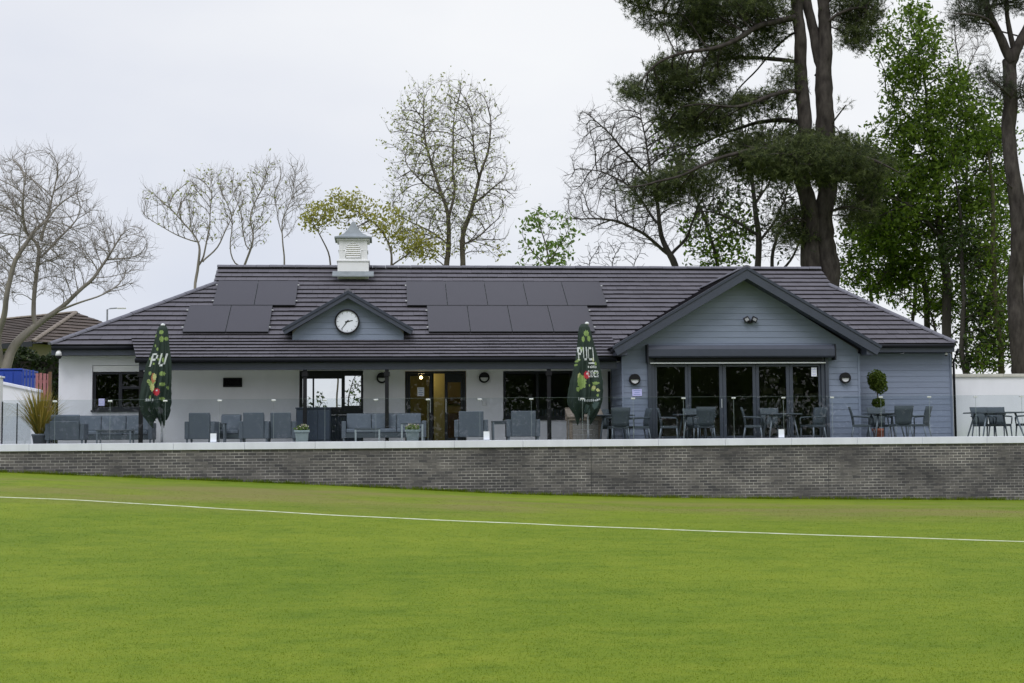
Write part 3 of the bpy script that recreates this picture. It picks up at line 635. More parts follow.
# main eaves: gutter, fascia, soffit
def eave(x0, x1, ye, ze, drop, wally, name='fascia'):
    b = MB(); b.box(x0, x1, ye+.03, ye+.055, ze-drop, ze-.02); P(b, name, M['navy'])
    b = MB(); b.tube([(x0, ye-.03, ze-.055), (x1, ye-.03, ze-.055)], 0.058, 10); P(b, 'gutter', M['gutter'])
    b = MB(); b.box(x0, x1, ye+.056, wally, ze-drop, ze-drop+.012); P(b, 'soffit', M['navy'])
eave(-9.40, -7.06, EY, EZ-.02, 0.26, 42.0); eave(14.0, 17.35, EY, EZ, 0.24, 42.0)
P(MB().box(-9.42, -9.395, EY+.03, BY-.03, EZ-.28, EZ-.02), 'fascia', M['navy']); P(MB().box(17.351, 17.376, EY+.03, BY-.03, EZ-.24, EZ-.02), 'fascia', M['navy'])
P(MB().box(-9.394, -9.31, EY+.056, 51.0, EZ-.28, EZ-.268), 'soffit', M['navy'])
# veranda roof, at a lower pitch, in front of the white wall
AY0, AZ0, AY1 = 40.0, 2.42, 41.82; AZ1 = rz_(AY1)+.03; al = sqrt((AY1-AY0)**2+(AZ1-AZ0)**2)
mb, rn = MB(), []
courses((0, AY0, AZ0), (1, 0, 0), (0, AY1-AY0, AZ1-AZ0), al, lambda s: -6.78-.45*s/al, lambda s: 6.88, gauge=.31, rnd=rn, mb=mb)
vr = P(mb, 'veranda_roof', M['tile'], rnd=rn)
b = MB(); b.poly([(-6.76, AY0, AZ0-.01), (6.86, AY0, AZ0-.01), (6.86, AY1, AZ1-.01), (-7.18, AY1, AZ1-.01)]); b.build('roof_deck', M['under'], vr)
b = MB(); b.prismx([(AY0, AZ0-.02), (AY1, AZ1-.02), (AY1, AZ1-.16), (41.4, 2.60), (AY0, AZ0-.14)], -6.80, -6.765); b.build('verge_board', M['navy'], vr)
b = MB(); b.tube([(-6.80, AY0-.03, AZ0-.06), (6.70, AY0-.03, AZ0-.06)], 0.06, 10); P(b, 'gutter', M['gutter'])
b = MB(); b.box(-6.76, 6.72, AY0+.02, AY0+.05, AZ0-.13, AZ0-.02); P(b, 'fascia', M['gutter'])
b = MB(); b.box(-6.72, 6.74, 40.12, 40.30, 2.09, 2.31); P(b, 'veranda_beam', M['navy'], bevel=.006)
b = MB(); b.box(-6.72, 6.86, 40.301, 41.99, 2.30, 2.312); P(b, 'soffit', M['white'])
for x in (float(at(141, 400, 40.2)[0]), -2.14, 0.16, 4.78):
    b = MB(); b.box(x-.055, x+.055, 40.15, 40.26, 0.0, 2.089); po = P(b, 'post', M['black'], bevel=.006)
    b = MB(); b.box(x-.085, x+.085, 40.12, 40.29, 1.90, 2.02); b.build('collar', M['black'], po, .006)
# gable roof
def gable_roof(parent, c, hw, za, ze, yf, yb_l, tanp, name='gable_roof', over=.0, gauge=.33, board=.20):
    an = math.atan2(za-ze, hw); L = sqrt(hw*hw+(za-ze)**2)
    mb, rn = MB(), []
    yb = lambda s: (EY+(ze+(za-ze)*s/L-EZ)/TAN+.12)-yf
    courses((c-hw, yf, ze), (0, 1, 0), (cos(an), 0, sin(an)), L, lambda s: 0, lambda s: max(.6, yb(s)), gauge=gauge, rnd=rn, mb=mb)
    courses((c+hw, yf, ze), (0, 1, 0), (-cos(an), 0, sin(an)), L, lambda s: 0, lambda s: max(.6, yb(s)), gauge=gauge, rnd=rn, mb=mb)
    gr = P(mb, name, M['tile'], parent, rnd=rn)
    yk = EY+(za-EZ)/TAN
    b = MB()
    for sg in (-1, 1): b.poly([(c+sg*hw, yf, ze-.01), (c, yf, za-.01), (c, yk, za-.01), (c+sg*hw, max(yf+.6, EY+(ze-EZ)/TAN), ze-.01)])
    b.build('roof_deck', M['under'], gr)
    b = MB(); caps(b, (c, yf-.02, za+.01), (c, yk+.1, za+.01)); b.build('ridge_tile', M['ridge'], gr)
    # dry verge caps and barge boards
    for sg in (-1, 1):
        e_ = Vector((c+sg*hw, 0, ze)); a_ = Vector((c, 0, za)); d = (a_-e_).normalized(); n = Vector((-d.z*sg*-1, 0, abs(d.x))) if False else Vector((sg*abs(d.z), 0, abs(d.x)))
        def strip(t0, t1, y0, y1, nm, mt, bev=.004):
            pts = [e_-d*.06+n*t0, a_+Vector((0, 0, t0/abs(d.x))), a_+Vector((0, 0, t1/abs(d.x))), e_-d*.06+n*t1]
            q = MB(); q.prism([(p.x, p.z) for p in pts], y0, y1); return q.build(nm, mt, gr, bev)
        strip(-.015, .065, yf-.06, yf+.06, 'verge_cap', M['navyv'])
        strip(-board, -.017, yf-.035, yf-.005, 'barge_board', M['navy'])
    return gr
M['navyv'] = mat('verge_cap_plastic', (0.034, 0.041, 0.062), 0.4, 0.05, 3)
gr = gable_roof(PV, 10.42, 3.84, 4.90, 2.66, 39.45, 45, TAN, board=.24)
b = MB(); b.prism([(6.86, 2.50), (13.9, 2.50), (13.9, 2.512), (6.86, 2.512)], 39.5, 39.52); 
for sg in (-1, 1):
    b = MB(); b.prism([(10.42+sg*3.80, 2.44), (10.42+sg*3.48, 2.44), (10.42+sg*3.48, 2.70), (10.42+sg*3.80, 2.60)], 39.47, 39.98); P(b, 'eave_box', M['navy'])
b = MB()
for sg in (-1, 1): b.poly([(10.42+sg*3.5, 39.50, 2.64), (10.42, 39.50, 4.66), (10.42, 39.975, 4.66), (10.42+sg*3.5, 39.975, 2.64)])
P(b, 'soffit', M['navy'])
b = MB(); b.tube([(14.24, 39.55, 2.60), (14.24, 41.45, 2.60)], .055, 8); b.tube([(6.60, 39.5, 2.60), (6.60, 40.02, 2.60)], .055, 8); P(b, 'gutter', M['gutter'])
# little clock gable on the roof
DC = -0.98; DY = 41.55
dm = MB(); dm.prism([(DC-1.60, 2.86), (DC+1.64, 2.86), (DC+1.64, 3.30), (DC, 4.28), (DC-1.60, 3.30)], DY+.02, DY+.10)
dmo = P(dm, 'clock_gable', M['room'])
b = MB(); rn = []
def dspan(z):
    def hw(zz): return 1.62 if zz < 3.28 else max(0, 1.62*(4.28-zz)/(4.28-3.28))
    return [(DC+.02-hw(z), DC+.02+hw(z), DC+.02-hw(z+.172), DC+.02+hw(z+.172))] if hw(z) > .1 else []
boards(b, rn, np.arange(3.02, 4.2, .175), dspan, DY+.02); b.build('gable_cladding', M['clad'], dmo, rnd=rn)
b = MB(); b.box(DC-1.68, DC+1.72, DY-.04, DY+.03, 2.86, 3.0); b.build('flashing', M['ridge'], dmo, .01)
b = MB()
for sg in (-1, 1): b.prismx([(DY+.1, 2.9), (DY+.1, 3.3), (42.3, 3.3)], DC+.02+sg*1.6-.02, DC+.02+sg*1.6+.02)
b.build('gable_cheek', M['clad'], dmo, rnd=[.5]*10)
gable_roof(PV, DC+.02, 1.83, 4.38, 3.31, 41.28, 44, TAN, name='clock_gable_roof', gauge=.3, board=.13)
b = MB()
for sg in (-1, 1): b.poly([(DC+.02+sg*1.8, 41.3, 3.26), (DC+.02, 41.3, 4.32), (DC+.02, DY, 4.32), (DC+.02+sg*1.8, DY, 3.26)])
P(b, 'soffit', M['navy'])

# cupola on the ridge
cx, cy = -0.895, 46.1
b = MB(); b.box(cx-.50, cx+.50, cy-.50, cy+.50, 5.0, 5.85); cu = P(b, 'cupola', M['white'], bevel=.01)
b = MB(); b.prismx([(cy-.80, 5.32), (cy-.80, 5.36), (cy-.50, 5.54), (cy-.50, 5.50)], cx-.66, cx+.66); b.build('lead_skirt', M['lead'], cu, .008)
b = MB(); b.box(cx-.53, cx+.53, cy-.53, cy+.53, 5.851, 5.90); b.box(cx-.53, cx+.53, cy-.53, cy+.53, 6.54, 6.60); b.box(cx-.48, cx+.48, cy-.48, cy+.48, 6.215, 6.235); b.build('moulding', M['white'], cu, .008)
b = MB(); b.box(cx-.45, cx+.45, cy-.46, cy+.46, 5.901, 6.539); b.build('lantern', M['white'], cu, .01)
for sg in (-1, 1):
    b = MB(); b.box(cx+sg*.39-.06, cx+sg*.39+.06, cy-.475, cy-.4605, 5.901, 6.539); b.build('pilaster', M['white'], cu)
b = MB(); hole = [(cx-.24, 5.98), (cx+.24, 5.98)]+[(cx+.24*cos(k*pi/10), 6.26+.20*sin(k*pi/10)) for k in range(11)]
for (pa, pb) in zip(hole, hole[1:]+hole[:1]): b.tube([(pa[0], cy-.47, pa[1]), (pb[0], cy-.47, pb[1])], .018, 6)
b.build('arch_frame', M['white'], cu)
b = MB(); z = 6.0
while z < 6.43:
    hw = .225 if z < 6.26 else .225*sqrt(max(.02, 1-((z-6.26)/.20)**2))
    b.add([(cx-hw, cy-.492, z), (cx+hw, cy-.492, z), (cx+hw, cy-.463, z+.045), (cx-hw, cy-.463, z+.045)], [(0, 1, 2, 3)]); z += .064
b.build('louvre', M['white'], cu)
b = MB(); b.prism([(p[0], p[1]) for p in hole], cy-.4635, cy-.4625); b.build('louvre_void', M['picture'], cu)
prof = [(.60, 6.602), (.60, 6.65), (.43, 6.71), (.30, 6.80), (.20, 6.92), (.12, 7.06), (.05, 7.20), (.0, 7.24)]
b = MB()
for (r0, z0), (r1, z1) in zip(prof[:-1], prof[1:]):
    for k in range(4):
        c0, c1 = [(-1, -1), (1, -1), (1, 1), (-1, 1)][k], [(1, -1), (1, 1), (-1, 1), (-1, -1)][k]
        b.add([(cx+c0[0]*r0, cy+c0[1]*r0, z0), (cx+c1[0]*r0, cy+c1[1]*r0, z0), (cx+c1[0]*r1, cy+c1[1]*r1, z1), (cx+c0[0]*r1, cy+c0[1]*r1, z1)], [(0, 1, 2, 3)])
b.poly([(cx-.60, cy-.60, 6.602), (cx-.60, cy+.60, 6.602), (cx+.60, cy+.60, 6.602), (cx+.60, cy-.60, 6.602)]); b.build('lead_roof', M['lead'], cu)

# ------------------------------------------------------------------ solar panels
upv = Vector((0, cos(radians(30)), sin(radians(30)))); nv = Vector((0, -sin(radians(30)), cos(radians(30))))
def solar(label, x0, y0, wd, ln):
    o = Vector((x0, y0, rz_(y0)))+nv*.10
    t_ = thing('solar_panel', label, 'solar panel', tuple(o+Vector((wd/2, 0, 0))), group='solar panels on the roof')
    def slab(a, c, d, e_, h0, h1):
        m_ = MB(); q = [o+Vector((a, 0, 0))+upv*d, o+Vector((c, 0, 0))+upv*d, o+Vector((c, 0, 0))+upv*e_, o+Vector((a, 0, 0))+upv*e_]
        m_.add([p+nv*h0 for p in q]+[p+nv*h1 for p in q], [(3, 2, 1, 0), (4, 5, 6, 7), (0, 1, 5, 4), (1, 2, 6, 5), (2, 3, 7, 6), (3, 0, 4, 7)]); return m_
    slab(.012, wd-.012, .012, ln-.012, -.02, .012).build('cell_sheet', M['pv'], t_)
    f = MB()
    for a in ((0, .013, 0, ln), (wd-.013, wd, 0, ln), (.0131, wd-.0131, 0, .013), (.0131, wd-.0131, ln-.013, ln)):
        q = slab(*a, -.025, .015); f.add(q.v, q.f)
    f.build('frame', M['pvf'], t_)
    f = MB()
    for xx in (.25, wd-.25): q = slab(xx-.02, xx+.02, .1, ln-.1, -.10, -.026); f.add(q.v, q.f)
    f.build('rail', M['pvf'], t_)
    return t_
def clip_(p, parent):
    MB().obox(p, (.05, .05, .03)).build('end_clamp', M['alu'], parent)
W_ = 1.235; ROW = [42.08, 43.72]; LN = 1.86
order = {2: ['left', 'right'], 4: ['leftmost', 'second', 'third', 'rightmost'], 5: ['leftmost', 'second', 'middle', 'fourth', 'rightmost']}
for rowi, pxs, n, block in ((0, 182.6, 2, 'left'), (1, 213, 2, 'left'), (0, 428.8, 4, 'right'), (1, 407.3, 5, 'right')):
    z = rz_(ROW[rowi])+.1
    x0 = at(pxs, 0, ROW[rowi])[0]
    x0 = at(pxs, {0: 332, 1: 305.5}[rowi], ROW[rowi])[0]
    for i in range(n):
        side = 'left of the clock gable' if block == 'left' else 'right of the clock gable'
        ps = solar(f"{order[n][i]} dark solar panel in the {'lower' if rowi == 0 else 'upper'} row {side}", x0+i*(W_+.018), ROW[rowi], W_, LN)
        if i in (0, n-1):
            xx = x0+i*(W_+.018)+(-.03 if i == 0 else W_+.03)
            for s in (.3, 1.5): clip_(Vector((xx, ROW[rowi], rz_(ROW[rowi])))+nv*.12+upv*s, ps)

# ------------------------------------------------------------------ fittings on the building
ck = thing('wall_clock', 'round white wall clock with black rim on the small gable', 'clock', (-0.99, 41.5, 3.56))
def disc(r, y0, y1, n=40, c=(-0.99, 3.56)): return MB().prism([(c[0]+r*cos(2*pi*k/n), c[1]+r*sin(2*pi*k/n)) for k in range(n)], y0, y1)
rim = MB(); n = 40
for k in range(n):
    a0, a1 = 2*pi*k/n, 2*pi*(k+1)/n
    rim.prism([(-0.99+.318*cos(a0), 3.56+.318*sin(a0)), (-0.99+.365*cos(a0), 3.56+.365*sin(a0)), (-0.99+.365*cos(a1), 3.56+.365*sin(a1)), (-0.99+.318*cos(a1), 3.56+.318*sin(a1))], 41.44, 41.53)
rim.build('rim', M['black'], ck); disc(.319, 41.47, 41.5).build('dial', M['card'], ck)
mk = MB()
for k in range(60):
    a = 2*pi*k/60; r0, w_ = (.25, .008) if k % 5 == 0 else (.29, .003); r1 = .302
    d = Vector((sin(a), 0, cos(a))); sd_ = Vector((cos(a), 0, -sin(a))); c = Vector((-0.99, 41.467, 3.56))
    mk.add([c+d*r0-sd_*w_, c+d*r0+sd_*w_, c+d*r1+sd_*w_, c+d*r1-sd_*w_], [(0, 1, 2, 3)])
mk.build('hour_mark', M['grey'], ck)
for ang, ln, wd, yy in ((radians(77), .17, .022, 41.462), (radians(217), .29, .015, 41.458)):
    d = Vector((sin(ang), 0, cos(ang))); sd_ = Vector((cos(ang), 0, -sin(ang))); c = Vector((-0.99, yy, 3.56))
    MB().add([c-d*.06-sd_*wd, c-d*.06+sd_*wd, c+d*ln+sd_*wd*.4, c+d*ln-sd_*wd*.4], [(0, 1, 2, 3)]).build('hand', M['black'], ck)

def bulkhead(x, y, z, label):
    t_ = thing('bulkhead_light', label, 'wall light', (x, y, z), group='round bulkhead lights')
    b = MB(); n = 24
    for k in range(n):
        a0, a1 = 2*pi*k/n, 2*pi*(k+1)/n
        b.prism([(x+.115*cos(a0), z+.115*sin(a0)), (x+.16*cos(a0), z+.16*sin(a0)), (x+.16*cos(a1), z+.16*sin(a1)), (x+.115*cos(a1), z+.115*sin(a1))], y-.10, y)
    b.build('housing', M['black'], t_)
    b = MB(); b.prism([(x+.118*cos(pi*k/12+pi), z+.118*sin(pi*k/12+pi)) for k in range(13)], y-.07, y-.03); b.build('lens', M['lens'], t_)
    b = MB(); b.prism([(x+.118*cos(pi*k/12), z+.118*sin(pi*k/12)) for k in range(13)], y-.105, y-.03); b.build('eyelid', M['black'], t_)
bulkhead(0.02, 41.99, 1.93, 'round black half moon wall light partly behind a veranda post')
bulkhead(3.05, 41.99, 1.93, 'round black half moon wall light on white wall right of the entrance')
bulkhead(7.22, 39.975, 1.77, 'round black half moon wall light on grey boards left of the folding doors')
bulkhead(13.40, 39.975, 1.79, 'round black half moon wall light on grey boards right of the folding doors')
t_ = thing('flood_light', 'twin headed black flood light high on the blue grey gable', 'flood light', (10.62, 39.97, 3.5))
MB().box(10.55, 10.69, 39.90, 39.975, 3.38, 3.46).build('bracket', M['black'], t_, .01)
for sg in (-1, 1):
    Mx = Matrix.Rotation(sg*.45, 3, 'Y') @ Matrix.Rotation(-.35, 3, 'X')
    MB().obox((10.62+sg*.115, 39.87, 3.49), (.16, .06, .15), Mx).build('lamp_head', M['black'], t_, .01)
    MB().obox((10.62+sg*.115, 39.836, 3.482), (.10, .006, .09), Mx).build('lens', M['grey'], t_)
def camera_dome(x, y, z, s, label):
    t_ = thing('security_camera', label, 'security camera', (x, y, z))
    b = MB(); b.tube([(x, y, z+.02*s), (x, y-.02, z-.08*s), (x-.03*s, y-.1*s, z-.14*s)], [.035*s, .035*s, .05*s], 10); b.build('arm', M['white'], t_)
    b = MB(); b.lathe([(.05*s, .12*s), (.085*s, .06*s), (.10*s, -.03*s)], (x-.03*s, y-.12*s, z-.24*s), 16); b.build('housing', M['white'], t_)
    b = MB(); b.lathe([(.095*s, -.031*s), (.085*s, -.08*s), (.05*s, -.12*s), (0.001, -.13*s)], (x-.03*s, y-.12*s, z-.24*s), 16); b.build('dome', M['black'], t_)
camera_dome(-9.18, 41.62, 2.84, .95, 'white domed security camera under the left eaves')
camera_dome(17.19, 41.75, 2.68, .45, 'tiny white security camera under the right eaves')
t_ = thing('air_vent', 'small black rectangular louvred vent on the white wall', 'vent', (-4.33, 41.99, 1.68))
b = MB(); cells(b, -4.61, -4.06, 1.68, 1.95, 41.96, 41.999, [(-4.58, -4.09, 1.71, 1.92)]); b.build('frame', M['black'], t_)
b = MB(); z = 1.715
while z < 1.9: b.add([(-4.58, 41.965, z), (-4.09, 41.965, z), (-4.09, 41.995, z+.035), (-4.58, 41.995, z+.035)], [(0, 1, 2, 3)]); z += .034
b.build('louvre', M['black'], t_)
t_ = thing('socket_box', 'small white electrical box on the wall beside the entrance', 'socket', (3.05, 41.98, 1.1)); MB().box(2.99, 3.11, 41.94, 41.998, 1.10, 1.25).build('box', M['white'], t_, .01); MB().box(3.01, 3.09, 41.93, 41.939, 1.13, 1.22).build('cover', M['lens'], t_, .004)

def notice(name, x, z, y, wd, ht, label, m_='card', lines=4, lm='bluep'):
    t_ = thing(name, label, 'notice', (x, y, z))
    MB().box(x-wd/2, x+wd/2, y-.004, y, z-ht/2, z+ht/2).build('sheet', M[m_], t_)
    b = MB()
    for k in range(lines):
        zz = z+ht/2-ht*(k+.8)/(lines+.6); hw = wd*(.36 if k % 2 == 0 else .26); b.box(x-hw, x+hw, y-.0065, y-.0045, zz-ht*.03, zz+ht*.03)
    b.build('print', M[lm], t_); return t_
notice('notice', 7.29, 1.395, 39.97, .28, .20, 'lilac notice below the wall light left of the folding doors', 'lilac', 3)
notice('notice', 1.17, 1.52, 42.08, .20, .26, 'white and blue notice on the glass of the left entrance door', 'card', 4)
notice('notice', -8.10, 1.26, 42.08, .17, .21, 'pale notice in the lower corner of the left end window', 'lilac', 3, 'card')
notice('notice', 12.50, 1.97, 39.995, .16, .26, 'white notice high on the rightmost folding door', 'card', 3, 'lilac')
for x, lab in ((-4.31, 'leftmost white menu card on the balustrade glass, among grey armchairs'), (2.75, 'white menu card on the balustrade glass by the armchair right of the entrance'), (10.66, 'white menu card on the balustrade glass before the right folding doors')):
    z0 = .085
    t_ = thing('menu_card', lab, 'menu card', (x, 37.1, z0), group='menu cards on the balustrade')
    MB().box(x-.078, x+.078, 37.085, 37.09, z0, z0+.215).build('card', M['card'], t_); MB().box(x-.082, x+.082, 37.092, 37.112, z0-.012, z0+.06).build('holder', M['baledge'], t_)

# lobby lamp
lx, lz_ = at(421, 379, 43.0)[0], 2.0
t_ = thing('pendant_lamp', 'lit warm bulb hanging inside the entrance lobby', 'lamp', (lx, 43.0, lz_))
MB().lathe([(.001, -.05), (.04, -.03), (.05, 0), (.03, .05), (.015, .07)], (lx, 43, lz_-.02), 12).build('bulb', M['bulb'], t_); MB().tube([(lx, 43, lz_+.05), (lx, 43, 2.498)], .008, 6).build('flex', M['black'], t_)
pl = bpy.data.lights.new('lobby_bulb', 'POINT'); pl.energy = 13; pl.color = (1, .75, .40); pl.shadow_soft_size = .08
po_ = bpy.data.objects.new('lobby_bulb', pl); COL.objects.link(po_); po_.parent = t_; po_.location = (0, -.12, -.02)
t_ = thing('wooden_sideboard', 'low brown wooden sideboard seen through the folding doors', 'sideboard', (9.9, 45.0, 0))
MB().box(9.0, 10.9, 44.8, 45.3, .08, .72).build('body', M['brown'], t_, .01); MB().box(8.96, 10.94, 44.77, 45.33, .722, .76).build('top', M['oldwood'], t_, .008)
for xx in (9.02, 9.65, 10.28): MB().box(xx, xx+.58, 44.785, 44.799, .12, .68).build('door', M['oldwood'], t_, .004)
for xx in (9.02, 10.82): MB().box(xx, xx+.06, 44.82, 45.28, 0, .079).build('foot', M['brown'], t_)
# framed pictures in the clubroom
for (px, py, pw, ph), lab in (((774, 380, 13, 9), 'framed picture seen through the fourth folding door, upper'), ((795, 380, 8, 9), 'framed picture seen through the last folding door, upper'), ((768, 391, 12, 9), 'framed picture seen through the fourth folding door, lower left'), ((783, 391, 9, 9), 'framed picture seen behind the last door post, lower middle'), ((799, 391, 12, 9), 'framed picture seen through the last folding door, lower middle'), ((814, 395, 11, 7), 'framed picture seen through the last folding door, lower right')):
    a = at(px-pw/2, py+ph/2, 46.5); c = at(px+pw/2, py-ph/2, 46.5)
    t_ = thing('framed_picture', lab, 'picture', ((a[0]+c[0])/2, 46.55, a[2]), group='framed pictures on the clubroom wall')
    b = MB(); cells(b, a[0], c[0], a[2], c[2], 46.53, 46.58, [(a[0]+.05, c[0]-.05, a[2]+.05, c[2]-.05)]); b.build('frame', M['greywood'], t_)
    MB().box(a[0]+.05, c[0]-.05, 46.56, 46.58, a[2]+.05, c[2]-.05).build('print', M['picture'], t_)

# ------------------------------------------------------------------ terrace furniture (built facing -y: the sitter looks towards the camera)
def legs(t, pts, h, r=.022, mt='leg', splay=0.0):
    for (x, y) in pts:
        MB().add([(x-r, y-r, h), (x+r, y-r, h), (x+r, y+r, h), (x-r, y+r, h)]+[(x+splay*np.sign(x)+a*r*.8, y+splay*np.sign(y)+b_*r*.8, 0) for a, b_ in ((-1, -1), (1, -1), (1, 1), (-1, 1))],
                 [(0, 1, 2, 3), (7, 6, 5, 4), (4, 5, 1, 0), (5, 6, 2, 1), (6, 7, 3, 2), (7, 4, 0, 3)]).build('leg', M[mt], t, local=True)
def lounge(w=.80, d=.78, hb=.86, ha=.63, n=1, name='lounge_armchair', cat='armchair', arms=(1, 1)):
    t = thing(name, '', cat); t['group'] = ''
    at_ = .12; bl = -w/2+(at_+.004)*arms[0]; br = w/2-(at_+.004)*arms[1]
    b = MB(); b.add([(bl, d/2-.13, .16), (br, d/2-.13, .16), (br, d/2-.03, .16), (bl, d/2-.03, .16), (bl, d/2-.05, hb), (br, d/2-.05, hb), (br, d/2+.04, hb), (bl, d/2+.04, hb)],
        [(0, 3, 2, 1), (4, 5, 6, 7), (0, 1, 5, 4), (1, 2, 6, 5), (2, 3, 7, 6), (3, 0, 4, 7)]); 
    b.build('backrest', M['rattan'], t, .015, local=True)
    b = MB(); b.box(-w/2+(at_ if arms[0] else 0), w/2-(at_ if arms[1] else 0), -d/2+.02, d/2-.135, .16, .30); b.build('seat_base', M['rattan2'], t, .01, local=True)
    for s, k in ((-1, arms[0]), (1, arms[1])):
        if k: MB().box(s*w/2-(0 if s < 0 else at_), s*w/2+(at_ if s < 0 else 0), -d/2, d/2-.04, .16, ha).build('arm', M['rattan'], t, .015, local=True)
    xs_ = np.linspace(-w/2+(at_ if arms[0] else 0)+.005, w/2-(at_ if arms[1] else 0)-.005, n+1)
    for i in range(n):
        MB().box(xs_[i]+.004, xs_[i+1]-.004, -d/2+.0, d/2-.15, .303, .42).build('seat_cushion', M['cush'], t, .03, local=True)
        b = MB(); b.obox(((xs_[i]+xs_[i+1])/2, d/2-.16, .62), (xs_[i+1]-xs_[i]-.01, .12, .42), Matrix.Rotation(-.16, 3, 'X')); b.build('back_cushion', M['cush'], t, .03, local=True)
    legs(t, [(-w/2+.06, -d/2+.06), (w/2-.06, -d/2+.06), (-w/2+.06, d/2-.10), (w/2-.06, d/2-.10)], .165, .025)
    return t
def low_table(w=.9, d=.55, h=.42, mt='rattan2', lm='leg', glasstop=True):
    t = thing('coffee_table', '', 'coffee table'); b = MB(); b.box(-w/2, w/2, -d/2, d/2, h-.035, h); b.build('table_top', M['ttop'], t, .006, local=True)
    b = MB(); cells(b, -w/2+.01, w/2-.01, h-.09, h-.036, -d/2+.01, -d/2+.03, []); cells(b, -w/2+.01, w/2-.01, h-.09, h-.036, d/2-.03, d/2-.01, []); b.build('apron', M[mt], t, local=True)
    legs(t, [(s*(w/2-.03), q*(d/2-.03)) for s in (-1, 1) for q in (-1, 1)], h-.036, .024, lm)
    return t
def dining_chair():
    t = thing('rattan_chair', '', 'chair'); W2 = .27
    b = MB()   # back: slightly wider at the top, leaning backwards, curved across
    rows = [(.40, .21, .225), (.52, .225, .235), (.66, .25, .25), (.80, .285, .262), (.93, .325, .27)]
    nn = 8; vs = []
    for off in (0, .03):
        for z, y, hw in rows:
            for k in range(nn+1):
                u = -1+2*k/nn; vs.append((u*hw, y+off-.035*u*u*(1 if z > .5 else .6), z))
    R = len(rows); fs = []
    for o_ in (0, 1):
        for i in range(R-1):
            for k in range(nn):
                a = o_*R*(nn+1)+i*(nn+1)+k; f = (a, a+1, a+nn+2, a+nn+1); fs.append(f if o_ == 0 else f[::-1])
    m_ = R*(nn+1)
    for k in range(nn): fs.append((k, m_+k, m_+k+1, k+1)); a = (R-1)*(nn+1)+k; fs.append((a+1, m_+a+1, m_+a, a))
    for i in range(R-1): a = i*(nn+1); fs.append((a, a+nn+1, m_+a+nn+1, m_+a)); a += nn; fs.append((a, m_+a, m_+a+nn+1, a+nn+1))
    b.smooth = True; b.add(vs, fs); b.build('backrest', M['rattan2'], t, local=True)
    b = MB(); b.add([(-.26, -.25, .36), (.26, -.25, .36), (.235, .23, .36), (-.235, .23, .36), (-.26, -.25, .43), (.26, -.25, .43), (.235, .23, .43), (-.235, .23, .43)],
        [(0, 3, 2, 1), (4, 5, 6, 7), (0, 1, 5, 4), (1, 2, 6, 5), (2, 3, 7, 6), (3, 0, 4, 7)]); b.build('seat', M['rattan2'], t, .012, local=True)
    for s in (-1, 1):
        b = MB(); b.tube([(s*.255, .26, .66), (s*.275, .05, .655), (s*.285, -.20, .64), (s*.28, -.235, .60), (s*.265, -.225, .43)], [.02, .022, .024, .022, .018], 8); b.build('arm', M['rattan2'], t, local=True)
    for s in (-1, 1):
        MB().tube([(s*.245, -.22, .36), (s*.265, -.245, 0)], [.024, .017], 8).build('leg', M['leg'], t, local=True)
        MB().tube([(s*.215, .21, .36), (s*.24, .28, 0)], [.024, .017], 8).build('leg', M['leg'], t, local=True)
    return t
def dining_table(r=.62, h=.75, square=False):
    t = thing('dining_table', '', 'table'); b = MB()
    if square: b.box(-r, r, -r*.75, r*.75, h-.035, h)
    else: b.lathe([(r-.01, h-.035), (r, h-.025), (r, h-.008), (r-.01, h)], n=36, smooth=False)
    b.build('table_top', M['ttop'], t, .004 if square else 0, local=True)
    b = MB(); b.box(-.32, .32, -.02, .02, h-.085, h-.036); b.box(-.02, .02, -.32, -.021, h-.085, h-.036); b.box(-.02, .02, .021, .32, h-.085, h-.036); b.build('apron', M['leg'], t, local=True)
    k = .36 if not square else .52
    for sx in (-1, 1):
        for sy in (-1, 1):
            MB().tube([(sx*k*.82, sy*k*.75, h-.036), (sx*k*1.18, sy*k*1.05, 0)], [.030, .020], 8).build('leg', M['leg'], t, local=True)
    return t
PROTO = {}
def place(kind, maker, x, y, rz, label, group):
    if kind not in PROTO: PROTO[kind] = maker(); o = PROTO[kind]
    else: o = copy_tree(PROTO[kind])
    o.location = (x, y, 0.0); o.rotation_euler = (0, 0, rz+(random.uniform(-.07, .07) if kind.startswith('arm') else 0)); o['label'] = label
    if group: o['group'] = group
    elif 'group' in o: del o['group']
    return o
def X(px, Y): return float(at(px, 420, Y)[0])
AR = lambda: lounge(.80, .76); G1 = 'grey rattan lounge armchairs'
mk = lambda n, w: (lambda: lounge(w, .8, n=n, name='lounge_sofa', cat='sofa'))
# left corner group
place('sofa4', mk(4, 3.02), X(100, 40.9), 40.9, 0, 'long grey four seat rattan sofa in front of the left end window', None)
place('armbig', lambda: lounge(1.0, .8, .66, .60), X(67, 38.75), 38.75, pi, 'wide low grey rattan armchair seen from behind, beside the spiky potted plant', G1)
lt = place('ctab', lambda: low_table(.94, .55, .43), X(115.5, 39.2), 39.2, 0, 'dark coffee table in front of the long four seat sofa', 'low tables on the terrace')
# armchairs along the blank wall
place('arm', AR, X(202, 38.75), 38.75, pi, 'leftmost of the grey armchairs in front of the white wall, right of the left umbrella', G1)
place('arm', AR, X(230, 40.3), 40.3, 0, 'grey armchair facing the field behind the leftmost menu card', G1)
place('arm', AR, X(255.5, 38.85), 38.85, pi, 'grey armchair below the black air vent, seen from behind', G1)
place('arm', AR, X(281.5, 39.1), 39.1, pi, 'grey armchair beside the dark blue cabinet, seen from behind', G1)
place('stab', lambda: low_table(.46, .46, .60), X(217.5, 39.6), 39.6, 0, 'small dark side table between the two leftmost grey armchairs', 'low tables on the terrace')
